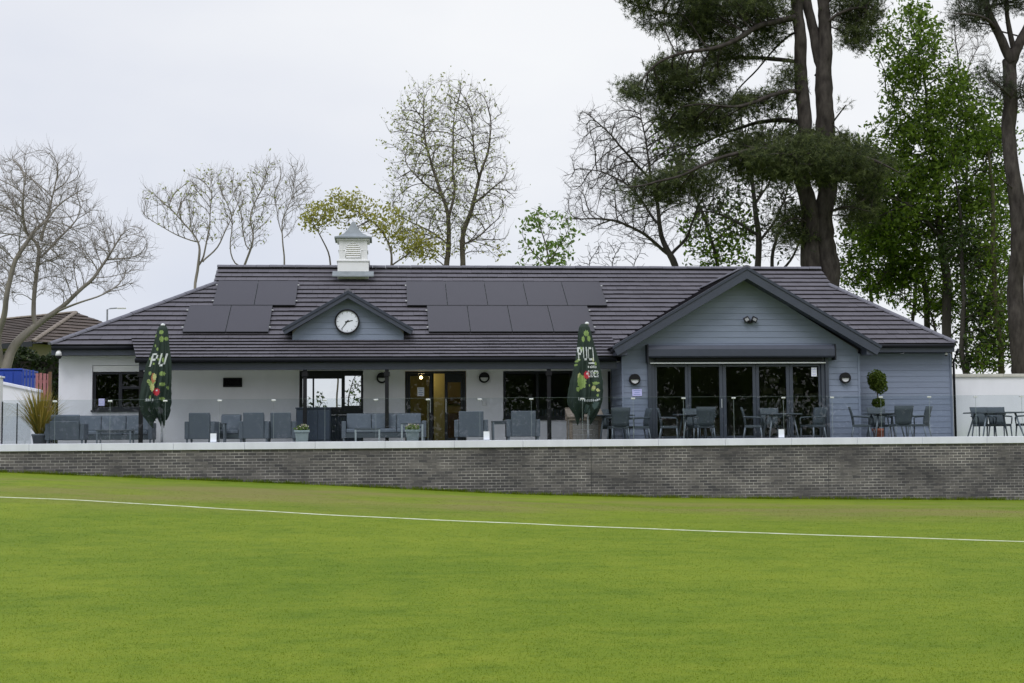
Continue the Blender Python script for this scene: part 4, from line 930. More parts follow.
# middle sofa group
place('sofa3', mk(3, 2.36), X(384, 40.2), 40.2-.05, 0, 'grey three seat rattan sofa left of the entrance doors', None)
c_ = place('ctab2', lambda: low_table(.70, .5, .42, 'leg', 'palel'), X(367.5, 38.8), 38.8, 0, 'pale legged coffee table in front of the three seat sofa', 'low tables on the terrace')
place('stab2', lambda: low_table(.62, .5, .56, 'leg', 'palel'), X(412, 39.1), 39.1, 0, 'taller pale legged side table behind the flower pot at the entrance', 'low tables on the terrace')
place('armw', lambda: lounge(.92, .78), X(471, 38.9), 38.9, pi, 'grey armchair at the right of the entrance door, seen from behind', G1)
place('armw', None, X(522.5, 38.9), 38.9, pi, 'grey armchair in front of the dark window left of the wooden bin', G1)
place('stab', None, X(500, 39.1), 39.1, 0, 'small dark side table between the two armchairs right of the entrance', 'low tables on the terrace')
# dining sets
DG, DT = 'dark rattan dining chairs', 'round slate dining tables'
def dset(lst, tx, ty, tlabel, r=.62):
    place('dt', lambda: dining_table(), tx, ty, radians(45) if False else 0.0, tlabel, DT)
    for px, y, rz, lab in lst: place('dc', dining_chair, X(px, y), y, rz, lab, DG)
dset([(618.5, 38.35, pi+.05, 'dark rattan chair seen from behind, just right of the closed parasol with cider lettering'), (639, 39.2, -pi/2+.1-.0, 'rattan chair seen side on, under the lilac notice'), (603, 40.0, 0.15, 'rattan chair mostly hidden behind the right closed parasol and table')],
     X(613, 39.1), 39.15, 'round slate dining table between the umbrella and the lilac notice')
dset([(669, 38.9, pi/2-.25, 'rattan chair seen side on at the left of the first folding door'), (694, 39.62, 0.0, 'rattan chair facing the field behind the left folding door table'), (704.5, 38.1, pi-.05, 'rattan chair seen from behind in front of the second folding door')],
     X(695, 38.85), 38.85, 'round slate dining table in front of the two leftmost folding doors')
dset([(753, 38.85, pi/2-.3, 'rattan chair angled at the left of the right folding door table'), (771, 39.62, -.08, 'rattan chair facing the field behind the right folding door table'), (813, 39.2, -pi/2+.45, 'rattan chair angled at the right end of the folding doors')],
     X(780, 38.85), 38.85, 'round slate dining table in front of the right folding doors')
dset([(861, 38.95, pi/2-.3, 'rattan chair seen side on at the left of the table by the clipped tree'), (879.5, 39.75, 0.0, 'rattan chair facing the field in front of the clipped tree'), (900.5, 38.2, pi, 'rattan chair seen from behind before the table by the clipped tree'), (919, 39.0, -pi*.72, 'rattan chair turned away at the right of the table by the clipped tree')],
     X(885, 39.0), 39.0, 'round slate dining table by the clipped potted tree')
place('dt2', lambda: dining_table(.72, .76, True), X(995, 39.2), 39.2, 0, 'square cornered slate dining table before the white boundary wall', None)
for px, y, rz, lab in ((983.5, 40.0, .05, 'left of two rattan chairs behind the table at the white boundary wall'), (999.5, 40.1, -.05, 'right of two rattan chairs behind the table at the white boundary wall'), (1028, 39.2, -pi/2+.1, 'rattan chair cut off by the right edge at the white boundary wall')):
    place('dc', None, X(px, y), y, rz, lab, DG)

# dark cabinet by the serving window
cx0, cx1 = X(296, 40.6), X(318, 40.6)
t_ = thing('drinks_cabinet', 'tall dark blue boarded cabinet at the left of the serving window', 'cabinet', ((cx0+cx1)/2, 40.9, 0))
MB().box(cx0, cx1+.35, 40.6, 41.3, .05, 1.0).build('body', M['panelb'], t_, .01); MB().box(cx0-.02, cx1+.37, 40.57, 41.32, 1.002, 1.04).build('top', M['panelb'], t_, .008)
MB().box(cx0+.03, cx1-.02, 40.578, 40.598, .12, .95).build('door', M['panelb'], t_, .005); MB().box(cx1+.0, cx1+.32, 40.578, 40.598, .12, .95).build('door', M['panelb'], t_, .005)
b = MB(); b.box(cx0+.02, cx1+.33, 40.64, 41.26, 0, .049); b.build('plinth', M['black'], t_)
# weathered wooden bin
x0, x1 = X(568, 39.6), X(600, 39.6)
t_ = thing('wooden_bin', 'weathered wooden storage bin with sloping lid behind the right umbrella', 'storage bin', ((x0+x1)/2, 39.6, 0))
for sx in (x0, x1-.09):
    for sy in (39.3, 39.85): MB().box(sx, sx+.09, sy, sy+.09, 0, .66).build('post', M['oldwood'], t_, .008)
b = MB(); 
for k in range(4): b.box(x0+.091, x1-.091, 39.32, 39.345, .06+k*.145, .06+k*.145+.138); b.box(x0+.02, x0+.045, 39.391, 39.849, .06+k*.145, .06+k*.145+.138); b.box(x1-.045, x1-.02, 39.391, 39.849, .06+k*.145, .06+k*.145+.138)
b.build('side_boards', M['greywood'], t_, .004)
b = MB(); b.obox(((x0+x1)/2, 39.52, .80), (x1-x0+.12, .62, .05), Matrix.Rotation(.38, 3, 'X')); b.build('lid', M['oldwood'], t_, .01)
b = MB(); b.box(x0-.03, x1+.03, 39.25, 39.29, .60, .70); b.box(x0-.03, x1+.03, 39.95, 39.99, .60, .98); b.build('rim_board', M['oldwood'], t_, .008)

# ------------------------------------------------------------------ leaf helpers
def leaf_quads(P, size, rng=RNG, asp=1.5, up=0.3):
    """flat diamond leaves at points P, random attitude"""
    n = len(P); a = rng.normal(0, 1, (n, 3)); a /= np.linalg.norm(a, axis=1)[:, None]
    b = rng.normal(0, 1, (n, 3)); b[:, 2] += up; b -= (b*a).sum(1)[:, None]*a; b /= np.linalg.norm(b, axis=1)[:, None]
    s = (size*rng.uniform(.6, 1.3, n))[:, None] if np.isscalar(size) else size[:, None]
    V = np.stack([P-a*s*asp*.5, P-b*s*.36+a*s*.05, P+a*s*asp*.5, P+b*s*.36+a*s*.05], 1).reshape(-1, 3)
    return V, np.arange(4*n).reshape(-1, 4)
def leaves(name, P, size, mt, parent, var=None, asp=1.5, up=.3):
    V, F = leaf_quads(P, size, asp=asp, up=up); return np_mesh(name, V, F, mt, parent, var=RNG.uniform(0, 1, len(P)) if var is None else var)
def ball_pts(n, c, r, shell=.55):
    d = RNG.normal(0, 1, (n, 3)); d /= np.linalg.norm(d, axis=1)[:, None]; rr = (shell+(1-shell)*RNG.uniform(0, 1, n)**.7)
    rr *= 1+.10*np.sin(d[:, 0]*5+1)*np.cos(d[:, 2]*6)
    return np.array(c)+d*rr[:, None]*np.array(r)
# clipped tree in terracotta pot
tx, ty = 14.74, 41.0
t_ = thing('clipped_tree', 'two tier clipped green topiary on a bare stem by the grey cladding', 'topiary', (tx, ty, .33))
b = MB(); b.tube([(tx, ty, .30), (tx+.01, ty, .9), (tx-.01, ty, 1.6)], [.028, .024, .018], 8); b.build('stem', M['bark_grey'], t_)
P_ = np.concatenate([ball_pts(2200, (tx, ty, 1.73), (.265, .26, .31), .6), ball_pts(260, (tx-.06, ty, 1.82), (.24, .2, .26), .9), ball_pts(260, (tx+.09, ty, 1.58), (.22, .2, .22), .9)]); leaves('foliage', P_, .055, M['leaf_box'], t_)
P_ = ball_pts(1100, (tx+.02, ty, 1.09), (.185, .18, .14), .5); leaves('lower_foliage', P_, .055, M['leaf_box'], t_)
t_ = thing('terracotta_pot', 'round terracotta pot holding the clipped tree', 'plant pot', (tx, ty, 0))
MB().lathe([(.13, 0), (.17, .24), (.19, .245), (.195, .32), (.17, .325), (.165, .29)], (tx, ty, 0), 20).build('pot', M['terra'], t_); MB().lathe([(.001, .295), (.164, .29)], (tx, ty, 0), 16).build('soil', M['soil'], t_)
# square tapered planters with flowers
def planter(px, Y, wd, h, label, fl, seed):
    x = X(px, Y); t_ = thing('square_planter', label, 'planter', (x, Y, 0), group='tapered planters with flowers'); a, c = wd*.40, wd*.5
    b = MB(); b.add([(x-a, Y-a, 0), (x+a, Y-a, 0), (x+a, Y+a, 0), (x-a, Y+a, 0), (x-c, Y-c, h), (x+c, Y-c, h), (x+c, Y+c, h), (x-c, Y+c, h)], [(3, 2, 1, 0), (0, 1, 5, 4), (1, 2, 6, 5), (2, 3, 7, 6), (3, 0, 4, 7), (4, 5, 6, 7)]); b.build('pot', M['pot'], t_, .01)
    b = MB(); cells(b, x-c-.02, x+c+.02, h-.05, h+.005, Y-c-.02, Y-c-.001, []); b.box(x-c-.02, x-c-.001, Y-c, Y+c, h-.05, h+.005); b.box(x+c+.001, x+c+.02, Y-c, Y+c, h-.05, h+.005); b.build('rim', M['pot'], t_, .004)
    P_ = ball_pts(260, (x, Y, h+.05), (c*1.05, c*1.05, .09), .3); P_[:, 2] = np.maximum(P_[:, 2], h+.01); leaves('foliage', P_, .055, M['leaf_spring'], t_)
    P_ = ball_pts(fl, (x, Y, h+.085), (c*1.0, c*1.0, .08), .7); P_[:, 2] = np.maximum(P_[:, 2], h+.03); leaves('flowers', P_, .07, M['flower'], t_, asp=1.0)
planter(302, 38.2, .36, .37, 'pale green planter of white flowers in front of the dark blue cabinet', 34, 1)
planter(412.5, 37.9, .36, .36, 'pale green planter of pink and white flowers at the entrance', 60, 2)
# spiky potted plant
px_, py_ = X(40, 38.6), 38.6
t_ = thing('spiky_plant', 'clump of long arching yellow green sword leaves at the left end of the terrace', 'potted plant', (px_, py_, .30))
n = 300; V = []; var = []
for i in range(n):
    az = RNG.uniform(0, 2*pi); tilt = RNG.uniform(.02, .95)**1.1; L = RNG.uniform(.85, 1.4); w0 = RNG.uniform(.022, .04); d = np.array([cos(az), sin(az), 0]); sd_ = np.array([-sin(az), cos(az), 0])
    p = np.array([px_, py_, .30])+d*RNG.uniform(0, .10); th = tilt*.75; prev = None; m_ = 6
    for k in range(m_+1):
        u = k/m_; ww = w0*(1-u**2.2)*.9+.002
        a, c = p-sd_*ww/2, p+sd_*ww/2
        if prev is not None: V += [prev[0], prev[1], c, a]; var.append(float(np.clip(.25+.5*u+RNG.uniform(-.25, .3), 0, 1)) if k == 1 else var[-1])
        prev = (a, c); p = p+(d*sin(th)+np.array([0, 0, cos(th)]))*L/m_; th += tilt*.16*(.5+u)
np_mesh('blades', np.array(V), np.arange(len(V)).reshape(-1, 4), M['phormium'], t_, var=var)
t_ = thing('grey_pot', 'round grey pot holding the spiky sword leaved plant', 'plant pot', (px_, py_, 0)); MB().lathe([(.15, 0), (.20, .28), (.215, .285), (.215, .33), (.19, .33), (.185, .28)], (px_, py_, 0), 20).build('pot', M['potg'], t_); MB().lathe([(.001, .29), (.184, .285)], (px_, py_, 0), 16).build('soil', M['soil'], t_)

# ------------------------------------------------------------------ closed umbrellas
FONT = {'P': ['1110', '1001', '1001', '1110', '1000', '1000', '1000'], 'U': ['1001', '1001', '1001', '1001', '1001', '1001', '0110'], 'C': ['0111', '1000', '1000', '1000', '1000', '1000', '0111'],
        'I': ['1', '1', '1', '1', '1', '1', '1'], 'D': ['1110', '1001', '1001', '1001', '1001', '1001', '1110'], 'E': ['1111', '1000', '1000', '1110', '1000', '1000', '1111'], 'R': ['1110', '1001', '1001', '1110', '1010', '1001', '1001']}
def text_fn(s, x0, z0, h, wscale=1.0, slant=0.0):
    """white block letters: lower left at (x0, z0), height h"""
    def f(x, z):
        v = (z-z0)/h
        if v < 0 or v >= 1: return False
        u = x-x0-slant*(z-z0)
        if u < 0: return False
        cw = h/7*wscale; col_ = u/cw; k = 0
        for ch in s:
            wch = len(FONT[ch][0])
            if col_ < k: return False
            if col_ < k+wch: return FONT[ch][6-int(v*7)][int(col_-k)] == '1'
            k += wch+1.3
        return False
    return f
def marks_fn(x0, x1, z0, h, step, arc=0.0, seed=3):
    r_ = random.Random(seed); bars = []; x = x0
    while x < x1: bars.append((x, x+step*r_.uniform(.4, .7), r_.random() < .5)); x += step
    def f(x, z):
        zz = z-z0-arc*(x*x)
        if not 0 <= zz < h: return False
        for a, c, tall in bars:
            if a <= x < c: return tall or zz < h*.7
        return False
    return f
def umbrella(px, label, prof, shift, ptop, blobs, texts, pole_lean=0.0, seed=0):
    Y = 38.0; x = X(px, Y); t_ = thing('closed_umbrella', label, 'umbrella', (x, Y, 0), group='closed green parasols')
    MB().tube([(x, Y, .0), (x, Y, ptop-.02)], .022, 12).build('pole', M['pole'], t_)
    MB().tube([(x, Y, .0), (x, Y, .34)], .033, 12).build('base_sleeve', M['grey'], t_); MB().lathe([(.26, 0), (.26, .04), (.10, .07), (.04, .08)], (x, Y, 0), 24).build('base', M['grey'], t_)
    MB().lathe([(.055, 0), (.06, .03), (.045, .06), (.001, .075)], (x, Y, ptop-.01), 16).build('finial', M['pole'], t_)
    nz_, na = 190, 320; zs = np.linspace(prof[0][0], prof[-1][0], nz_); rp = np.interp(zs, [p[0] for p in prof], [p[1] for p in prof]) ; sh = np.interp(zs, [p[0] for p in shift], [p[1] for p in shift])
    if prof[0][0] > prof[-1][0]:
        rp = np.interp(-zs, [-p[0] for p in prof], [p[1] for p in prof]); sh = np.interp(-zs, [-p[0] for p in shift], [p[1] for p in shift])
    an = np.linspace(0, 2*pi, na, endpoint=False); V = np.zeros((nz_, na, 3)); rr_ = random.Random(seed); blobs = [(q[0], q[1], q[2]*.8, q[3]*.8, q[4]) for q in blobs]; ph = [rr_.uniform(0, 6.28) for _ in range(4)]
    for i, z in enumerate(zs):
        u = (prof[0][0]-z)/(prof[0][0]-prof[-1][0])
        fold = .14*(1-2*np.abs(np.sin(4*an+ph[0]+.8*u))**.6)+.09*np.sin(13*an+ph[1]-2*u)+.09*np.sin(3*an+ph[2]+3*u)+.04*np.sin(21*an+9*u)
        r = rp[i]*(1+fold*min(1, u*2.2+.15)); hem = (.13*np.abs(np.sin(4*an+ph[0]+.6))+.10*np.sin(3*an+ph[3])+.05*np.sin(11*an))*max(0, u-.62)/.38
        V[i, :, 0] = x+sh[i]+r*np.cos(an); V[i, :, 1] = Y+r*np.sin(an)*.85; V[i, :, 2] = z+hem
    for _ in range(16): blobs = [(rr_.uniform(-.34, .3), rr_.uniform(1.15, 3.0), rr_.uniform(.02, .05), rr_.uniform(.025, .06), rr_.choice((1, 1, 1, 2)))]+list(blobs)
    mats = [M['canvas'], M['plime'], M['pyel'], M['pred'], M['porg'], M['pwhite'], M['canvasin']]; F = []; mi = []
    for i in range(nz_-1):
        for k in range(na):
            k2 = (k+1) % na; F.append((i*na+k, i*na+k2, (i+1)*na+k2, (i+1)*na+k)); c = (V[i, k]+V[i+1, k2])/2
            lx_, lz = c[0]-x, c[2]; m_ = 0
            if c[1] < Y+.02:
                for (bx, bz, rx, rz2, col_) in blobs:
                    dd = ((lx_-bx)/rx)**2+((lz-bz)/rz2)**2
                    if dd < 1+.25*sin(9*atan2(lz-bz, lx_-bx)+bx*40): m_ = col_
                for f in texts:
                    if f(lx_, lz): m_ = 5
            mi.append(m_)
    me = bpy.data.meshes.new('canopy'); me.from_pydata([(p[0]-x, p[1]-Y, p[2]) for p in V.reshape(-1, 3)], [], F)
    for m_ in mats: me.materials.append(m_)
    me.polygons.foreach_set('material_index', mi); me.polygons.foreach_set('use_smooth', [True]*len(F)); me.update()
    o = bpy.data.objects.new('canopy', me); COL.objects.link(o); o.parent = t_
    return t_
umbrella(162, 'closed green fruit printed parasol leaning left, in front of the left window', [(3.16, .08), (3.08, .13), (2.9, .165), (2.6, .20), (2.4, .235), (2.0, .30), (1.6, .35), (1.2, .38), (1.0, .36), (.8, .30), (.65, .23), (.56, .17)],
    [(3.16, 0), (2.5, -.03), (1.8, -.08), (1.2, -.17), (.9, -.17), (.55, -.06)], 3.16,
    [(-.02, 2.98, .07, .07, 1), (-.01, 2.80, .07, .10, 1), (.05, 2.24, .04, .08, 1), (-.20, 1.76, .07, .16, 4), (-.27, 1.62, .06, .09, 1), (-.17, 1.80, .06, .11, 2), (-.22, 1.52, .07, .13, 2), (.03, 1.88, .10, .07, 1), (.04, 1.60, .09, .06, 1), (-.10, 1.40, .11, .12, 3), (-.105, 1.44, .035, .03, 5), (.04, 1.22, .08, .06, 1)],
    [text_fn('PU', -.33, 2.08, .34, .9, .25), marks_fn(-.42, -.22, 1.16, .09, .05, 0, 5)], seed=4)
umbrella(588, 'closed green fruit printed parasol with cider lettering, in front of the wooden bin', [(3.20, .08), (3.12, .14), (2.95, .18), (2.6, .225), (2.4, .26), (2.0, .33), (1.6, .41), (1.25, .43), (1.0, .41), (.8, .33), (.66, .25), (.58, .20)],
    [(3.20, -.08), (2.5, -.06), (1.2, -.05), (.8, -.10), (.55, -.14)], 3.20,
    [(-.04, 2.94, .09, .10, 1), (-.13, 2.78, .05, .10, 1), (.03, 2.80, .06, .10, 1), (-.26, 1.72, .06, .18, 2), (-.20, 1.62, .14, .24, 1), (-.06, 1.80, .10, .13, 3), (-.055, 1.84, .03, .03, 5), (.17, 1.58, .10, .05, 1), (-.30, 1.42, .06, .08, 1), (-.05, .84, .10, .22, 6), (.18, .98, .12, .12, 6)],
    [text_fn('PUCI', -.27, 2.20, .36, .50, -.04), lambda x, z: .0 < x < .18 and 2.105 < z < 2.14, marks_fn(-.02, .22, 2.00, .07, .032, 0, 2), text_fn('CIDER', -.03, 1.75, .17, .56), marks_fn(-.30, .26, 1.08, .07, .05, .6, 9)], seed=9)

# ------------------------------------------------------------------ behind the pavilion: left side
t_ = thing('brown_roofed_house', 'neighbouring house with brown tiled hipped roof behind the bare tree', 'house', (float(at(76, 313, 67.0)[0]), 67.0, 0))
hx0, hx1, hy0, hy1 = -26.0, float(at(68, 345, 63)[0]), 63.0, 71.0
rzH, ezH = 5.95, 4.55; e0 = at(44, 343, 63); ezH = float(e0[2]); rp_ = at(76, 313, 67.0); rzH = float(rp_[2]); hx1 = float(at(96, 322, 67)[0])+1.6; rx1 = float(rp_[0])
MB().box(hx0+.4, hx1-1.0, hy0+.5, hy1-.5, -.1, ezH).build('wall', M['buff'], t_)
mb, rn = MB(), []; hrun = 4.0; L = sqrt(16+(rzH-ezH)**2)
courses((0, hy0, ezH), (1, 0, 0), (0, 4, rzH-ezH), L, lambda s: hx0, lambda s: hx1+(rx1-hx1)*s/L, gauge=.3, tw_=.5, rnd=rn, mb=mb)
courses((0, hy1, ezH), (1, 0, 0), (0, -4, rzH-ezH), L, lambda s: hx0, lambda s: hx1+(rx1-hx1)*s/L, gauge=.3, tw_=.5, rnd=rn, mb=mb)
rv = Vector((rx1-hx1, 0, rzH-ezH)); courses((hx1, hy0, ezH), (0, 1, 0), rv, rv.length, lambda s: 4*s/rv.length, lambda s: 8-4*s/rv.length, gauge=.3, tw_=.5, rnd=rn, mb=mb)
hr = mb.build('roof', M['brownroof'], t_, rnd=rn); b = MB(); caps(b, (hx0, 67, rzH), (rx1, 67, rzH)); caps(b, (hx1, hy0, ezH), (rx1, 67, rzH)); b.build('ridge_tile', M['oldwood'], hr)
b = MB(); b.box(hx0, hx1, hy0-.06, hy0-.02, ezH-.2, ezH+.02); b.build('fascia', M['frame'], t_)
b = MB(); 
for xx in (float(at(8, 350, 63.4)[0]), float(at(26, 350, 63.4)[0])): f = MB(); cells(f, xx-.5, xx+.5, 2.9, 4.1, 63.42, 63.48, [(xx-.42, xx-.03, 2.98, 4.02), (xx+.03, xx+.42, 2.98, 4.02)]); fr = f.build('window', M['frame'], t_); MB().add([(xx-.43, 63.45, 2.97), (xx+.43, 63.45, 2.97), (xx+.43, 63.45, 4.03), (xx-.43, 63.45, 4.03)], [(0, 1, 2, 3)]).build('pane', M['glass'], fr)
t_.rotation_euler = (0, 0, radians(-42))
# hedge
t_ = thing('hedge', 'dark green hedge in front of the brown roofed house', 'hedge', (-13, 57, 0)); hz0 = float(at(30, 353, 57)[2]); n = 16000
hx = RNG.uniform(-22, float(at(66, 360, 57)[0]), n); hy = 57+RNG.uniform(-.6, .6, n); hz = RNG.uniform(0, 1, n)**.7*(hz0+.12*np.sin(hx*2.1)+.1*np.sin(hx*5.3)); leaves('foliage', np.stack([hx, hy, hz], -1), .16, M['hedge'], t_)
b = MB(); b.box(-22, float(at(64, 360, 57)[0]), 56.7, 57.3, 0, hz0-.35); b.build('branches', M['bark_dark'], t_)
# blue and red fences
bx0, bx1 = -14.0, float(at(22, 380, 46)[0]); bz = float(at(10, 368.5, 46)[2]); px3 = float(at(35, 380, 46)[0])
t_ = thing('blue_container', 'bright blue metal storage container behind the white garden wall', 'container', ((bx0+bx1)/2, 46, 0)); MB().box(bx0, bx1, 46, 48, 0, bz-.06).build('body', M['bluepaint'], t_, .02); MB().box(bx0-.02, bx1+.02, 45.97, 48.03, bz-.058, bz).build('top_rail', M['bluepaint'], t_, .01)
b = MB(); xx = bx0
while xx < bx1-.1: b.box(xx+.05, xx+.15, 45.97, 45.999, .1, bz-.12); xx += .28
b.build('ribs', M['bluepaint'], t_)
t_ = thing('blue_fence', 'short bright blue railing fence beside the blue container', 'fence', ((bx1+px3)/2, 45.9, 0)); z1 = float(at(30, 370, 45.9)[2]); b = MB(); xx = bx1+.04
while xx < px3: b.box(xx, xx+.055, 45.88, 45.92, 0, z1); xx += .10
b.build('bars', M['bluepaint'], t_); b = MB(); b.box(bx1+.03, px3+.03, 45.921, 45.95, z1-.25, z1-.17); b.box(bx1+.03, px3+.03, 45.921, 45.95, .4, .5); b.build('rail', M['bluepaint'], t_)
x0, x1 = px3+.07, float(at(50, 380, 45.8)[0]); z1 = float(at(42, 373.5, 45.8)[2])
t_ = thing('red_fence', 'faded red slatted fence at the left corner of the clubhouse', 'fence', ((x0+x1)/2, 45.8, 0)); b = MB(); xx = x0
while xx < x1-.05: b.box(xx, xx+.085, 45.78, 45.80, 0, z1+random.uniform(-.03, .03)); xx += .115
b.build('slats', M['redpaint'], t_); b = MB(); b.box(x0, x1, 45.801, 45.83, z1-.3, z1-.2); b.box(x0, x1, 45.801, 45.83, .5, .6); b.build('rail', M['redpaint'], t_); MB().box(x1-.04, x1+.05, 45.75, 45.85, 0, z1+.05).build('post', M['brown'], t_)
# lamp column far behind
lx_, ltop = float(at(107, 330, 75)[0]), float(at(107, 308.5, 75)[2])
t_ = thing('street_lamp', 'thin grey street lamp rising beyond the left hip of the roof', 'street lamp', (lx_, 75, 0)); MB().tube([(lx_, 75, 0), (lx_, 75, 2), (lx_, 75, ltop-.05), (lx_+.15, 75, ltop), (lx_+.6, 75, ltop+.03)], [.08, .06, .045, .04, .035], 8).build('column', M['grey'], t_); MB().box(lx_+.5, lx_+.95, 74.92, 75.08, ltop-.02, ltop+.07).build('lantern', M['lens'], t_, .02)

# ------------------------------------------------------------------ trees
def in_poly(x, z, poly):
    ins = np.zeros(len(x), bool); n = len(poly)
    for i in range(n):
        x0, z0 = poly[i]; x1, z1 = poly[(i+1) % n]
        c = ((z0 > z) != (z1 > z)) & (x < (x1-x0)*(z-z0)/((z1-z0) if z1 != z0 else 1e-9)+x0); ins ^= c
    return ins
def edge_dist(x, z, poly):
    d = np.full(len(x), 1e9); n = len(poly)
    for i in range(n):
        a = np.array(poly[i]); b = np.array(poly[(i+1) % n]); ab = b-a; t = np.clip(((x-a[0])*ab[0]+(z-a[1])*ab[1])/max(1e-9, ab@ab), 0, 1)
        d = np.minimum(d, np.hypot(x-a[0]-ab[0]*t, z-a[1]-ab[1]*t))
    return d
def fill(pxpoly, Y, n, maxd, rng, k=1.1, wob=.0):
    """points filling a rounded volume whose outline (measured on the plane y=Y) is the given polygon"""
    n = int(n*2.2); poly = [(float(at(a, b, Y)[0]), float(at(a, b, Y)[2])) for a, b in pxpoly]; P = np.array(poly); lo, hi = P.min(0), P.max(0); out = []
    got = 0
    while got < n:
        x = rng.uniform(lo[0], hi[0], 4*n); z = rng.uniform(lo[1], hi[1], 4*n); m = in_poly(x, z, poly); x, z = x[m], z[m]; g = np.sin(x*2.3+z*1.1+n)+np.sin(z*2.9-x*.8+1.7*n)+.7*np.sin(x*5.1+z*3.7); m = rng.uniform(0, 1, len(x)) < np.clip(.75+.42*g, .08, 1); x, z = x[m], z[m]
        d = edge_dist(x, z, poly); dep = np.minimum(maxd, k*d+.25); y = Y+rng.uniform(-1, 1, len(x))*dep; out.append(np.stack([x, y, z], -1)); got += len(x)
    return np.concatenate(out)[:n]
def line3(pts, Y, step, rad):
    """nodes along a measured limb: pts (px, py[, dy]) radius list in metres"""
    P = np.array([at(p[0], p[1], Y+(p[2] if len(p) > 2 else 0)) for p in pts]); s = np.concatenate([[0], np.cumsum(np.linalg.norm(np.diff(P, axis=0), axis=1))]); n = max(2, int(s[-1]/step)+1); q = np.linspace(0, s[-1], n)
    R = np.interp(q, s, np.linspace(rad[0], rad[1], len(P)) if len(rad) == 2 else rad); Q = np.stack([np.interp(q, s, P[:, i]) for i in range(3)], -1)
    if n > 6:
        K = np.pad(Q, ((2, 2), (0, 0)), 'edge'); Q[2:-2] = ((K[:-4]+K[1:-3]+K[2:-2]+K[3:-1]+K[4:])/5)[2:-2]
    if n > 6:
        W = RNG.normal(0, 1, (n, 3)); K = np.pad(W, ((3, 3), (0, 0)), 'edge'); W = sum(K[i:i+n] for i in range(7))/7**.5; W *= (np.minimum(np.arange(n), 6)/6)[:, None]; Q = Q+W*.08
    return Q, R
class Tree:
    def __init__(s, step=.35, rs=.5): s.pos = []; s.par = []; s.rmin = []; s.step = step*.85; s.rs = rs
    def limb(s, pts, Y, rad, parent=None):
        Q, R = line3(pts, Y, s.step, rad); R = np.asarray(R)*s.rs
        if parent is None: p = -1
        elif parent == 'near': A = np.array(s.pos); p = int(np.argmin(np.linalg.norm(A-Q[0], axis=1)))
        else: p = parent
        for q, r in zip(Q, R): s.pos.append(q); s.par.append(p); s.rmin.append(float(r)); p = len(s.pos)-1
        return p
    def grow(s, A, infl=3.0, kill=.6, trop=(0, 0, .1), jit=.15, iters=160, rng=RNG, start=0, maxn=9000, iner=.45):
        A = A.copy(); kill *= .6; alive = np.ones(len(A), bool); nd = np.full(len(A), 1e9); ni = np.zeros(len(A), int); new0 = 0; trop = np.array(trop); kidn = {}; kdir = {}
        first = True
        for it in range(iters):
            idx0 = new0; new = np.array(s.pos[new0:]).reshape(-1, 3); new0 = len(s.pos)
            okm = np.arange(idx0, len(s.pos)) >= start
            al = np.where(alive)[0]
            if len(al) == 0: break
            for c0 in range(0, len(new), 400):
                nn = new[c0:c0+400]; D = np.linalg.norm(A[al][:, None]-nn[None], axis=2); D[:, ~okm[c0:c0+400]] = 1e9
                j = D.argmin(1); dm = D[np.arange(len(al)), j]; b = dm < nd[al]; nd[al[b]] = dm[b]; ni[al[b]] = idx0+c0+j[b]
            alive &= nd > kill
            act = np.where(alive & (nd < infl))[0]
            if len(act) == 0: break
            ids, inv = np.unique(ni[act], return_inverse=True); Pn = np.array([s.pos[i] for i in ids]); v = A[act]-Pn[inv]; v /= np.linalg.norm(v, axis=1)[:, None]
            D = np.zeros((len(ids), 3)); np.add.at(D, inv, v); D /= np.linalg.norm(D, axis=1)[:, None]+1e-9; PD = np.array([s.pos[i]-s.pos[s.par[i]] if s.par[i] >= 0 else np.zeros(3) for i in ids])/s.step; D += iner*PD+trop+rng.normal(0, jit, D.shape); D /= np.linalg.norm(D, axis=1)[:, None]
            for i, d in zip(ids, D):
                i = int(i)
                if any(d@e > .90 for e in kdir.get(i, ())) or kidn.get(i, 0) >= 5:
                    # stalled between several attractors: go for the nearest one instead
                    m_ = act[ni[act] == i]; q = m_[nd[m_].argmin()]; d = A[q]-s.pos[i]; d = d/np.linalg.norm(d)
                    if any(d@e > .90 for e in kdir.get(i, ())) or kidn.get(i, 0) >= 5: alive[q] = False; continue
                kidn[i] = kidn.get(i, 0)+1; kdir.setdefault(i, []).append(d); s.pos.append(s.pos[i]+d*s.step); s.par.append(i); s.rmin.append(0)
            if len(s.pos) > maxn: break
        return s
    def finish(s, r0=.012, e=2.3):
        n = len(s.pos); s.P = np.array(s.pos); par = np.array(s.par); ch = [[] for _ in range(n)]
        for i, p in enumerate(par):
            if p >= 0: ch[p].append(i)
        acc = np.zeros(n); R = np.zeros(n)
        order = []; st = [i for i in range(n) if par[i] < 0]
        while st:
            i = st.pop(); order.append(i); st += ch[i]
        for i in reversed(order):
            r = r0 if not ch[i] else acc[i]**(1/e); R[i] = max(min(r, s.rmin[i]*1.15), s.rmin[i]) if s.rmin[i] > 0 else r
            if par[i] >= 0: acc[par[i]] += r**e
        s.R = R; s.ch = ch; s.parr = par
        # chains
        s.chains = []
        for root in [i for i in range(n) if par[i] < 0]:
            st = [(root, [root])]
            while st:
                i, c = st.pop()
                while ch[i]:
                    k = max(ch[i], key=lambda q: (s.rmin[q] > 0 and s.rmin[i] > 0, R[q]))
                    for q in ch[i]:
                        if q != k: st.append((q, [i, q]))
                    c.append(k); i = k
                s.chains.append(c)
        s.dir = np.zeros((n, 3)); m = par >= 0; s.dir[m] = s.P[m]-s.P[par[m]]; s.dir /= np.linalg.norm(s.dir, axis=1)[:, None]+1e-9
        return s
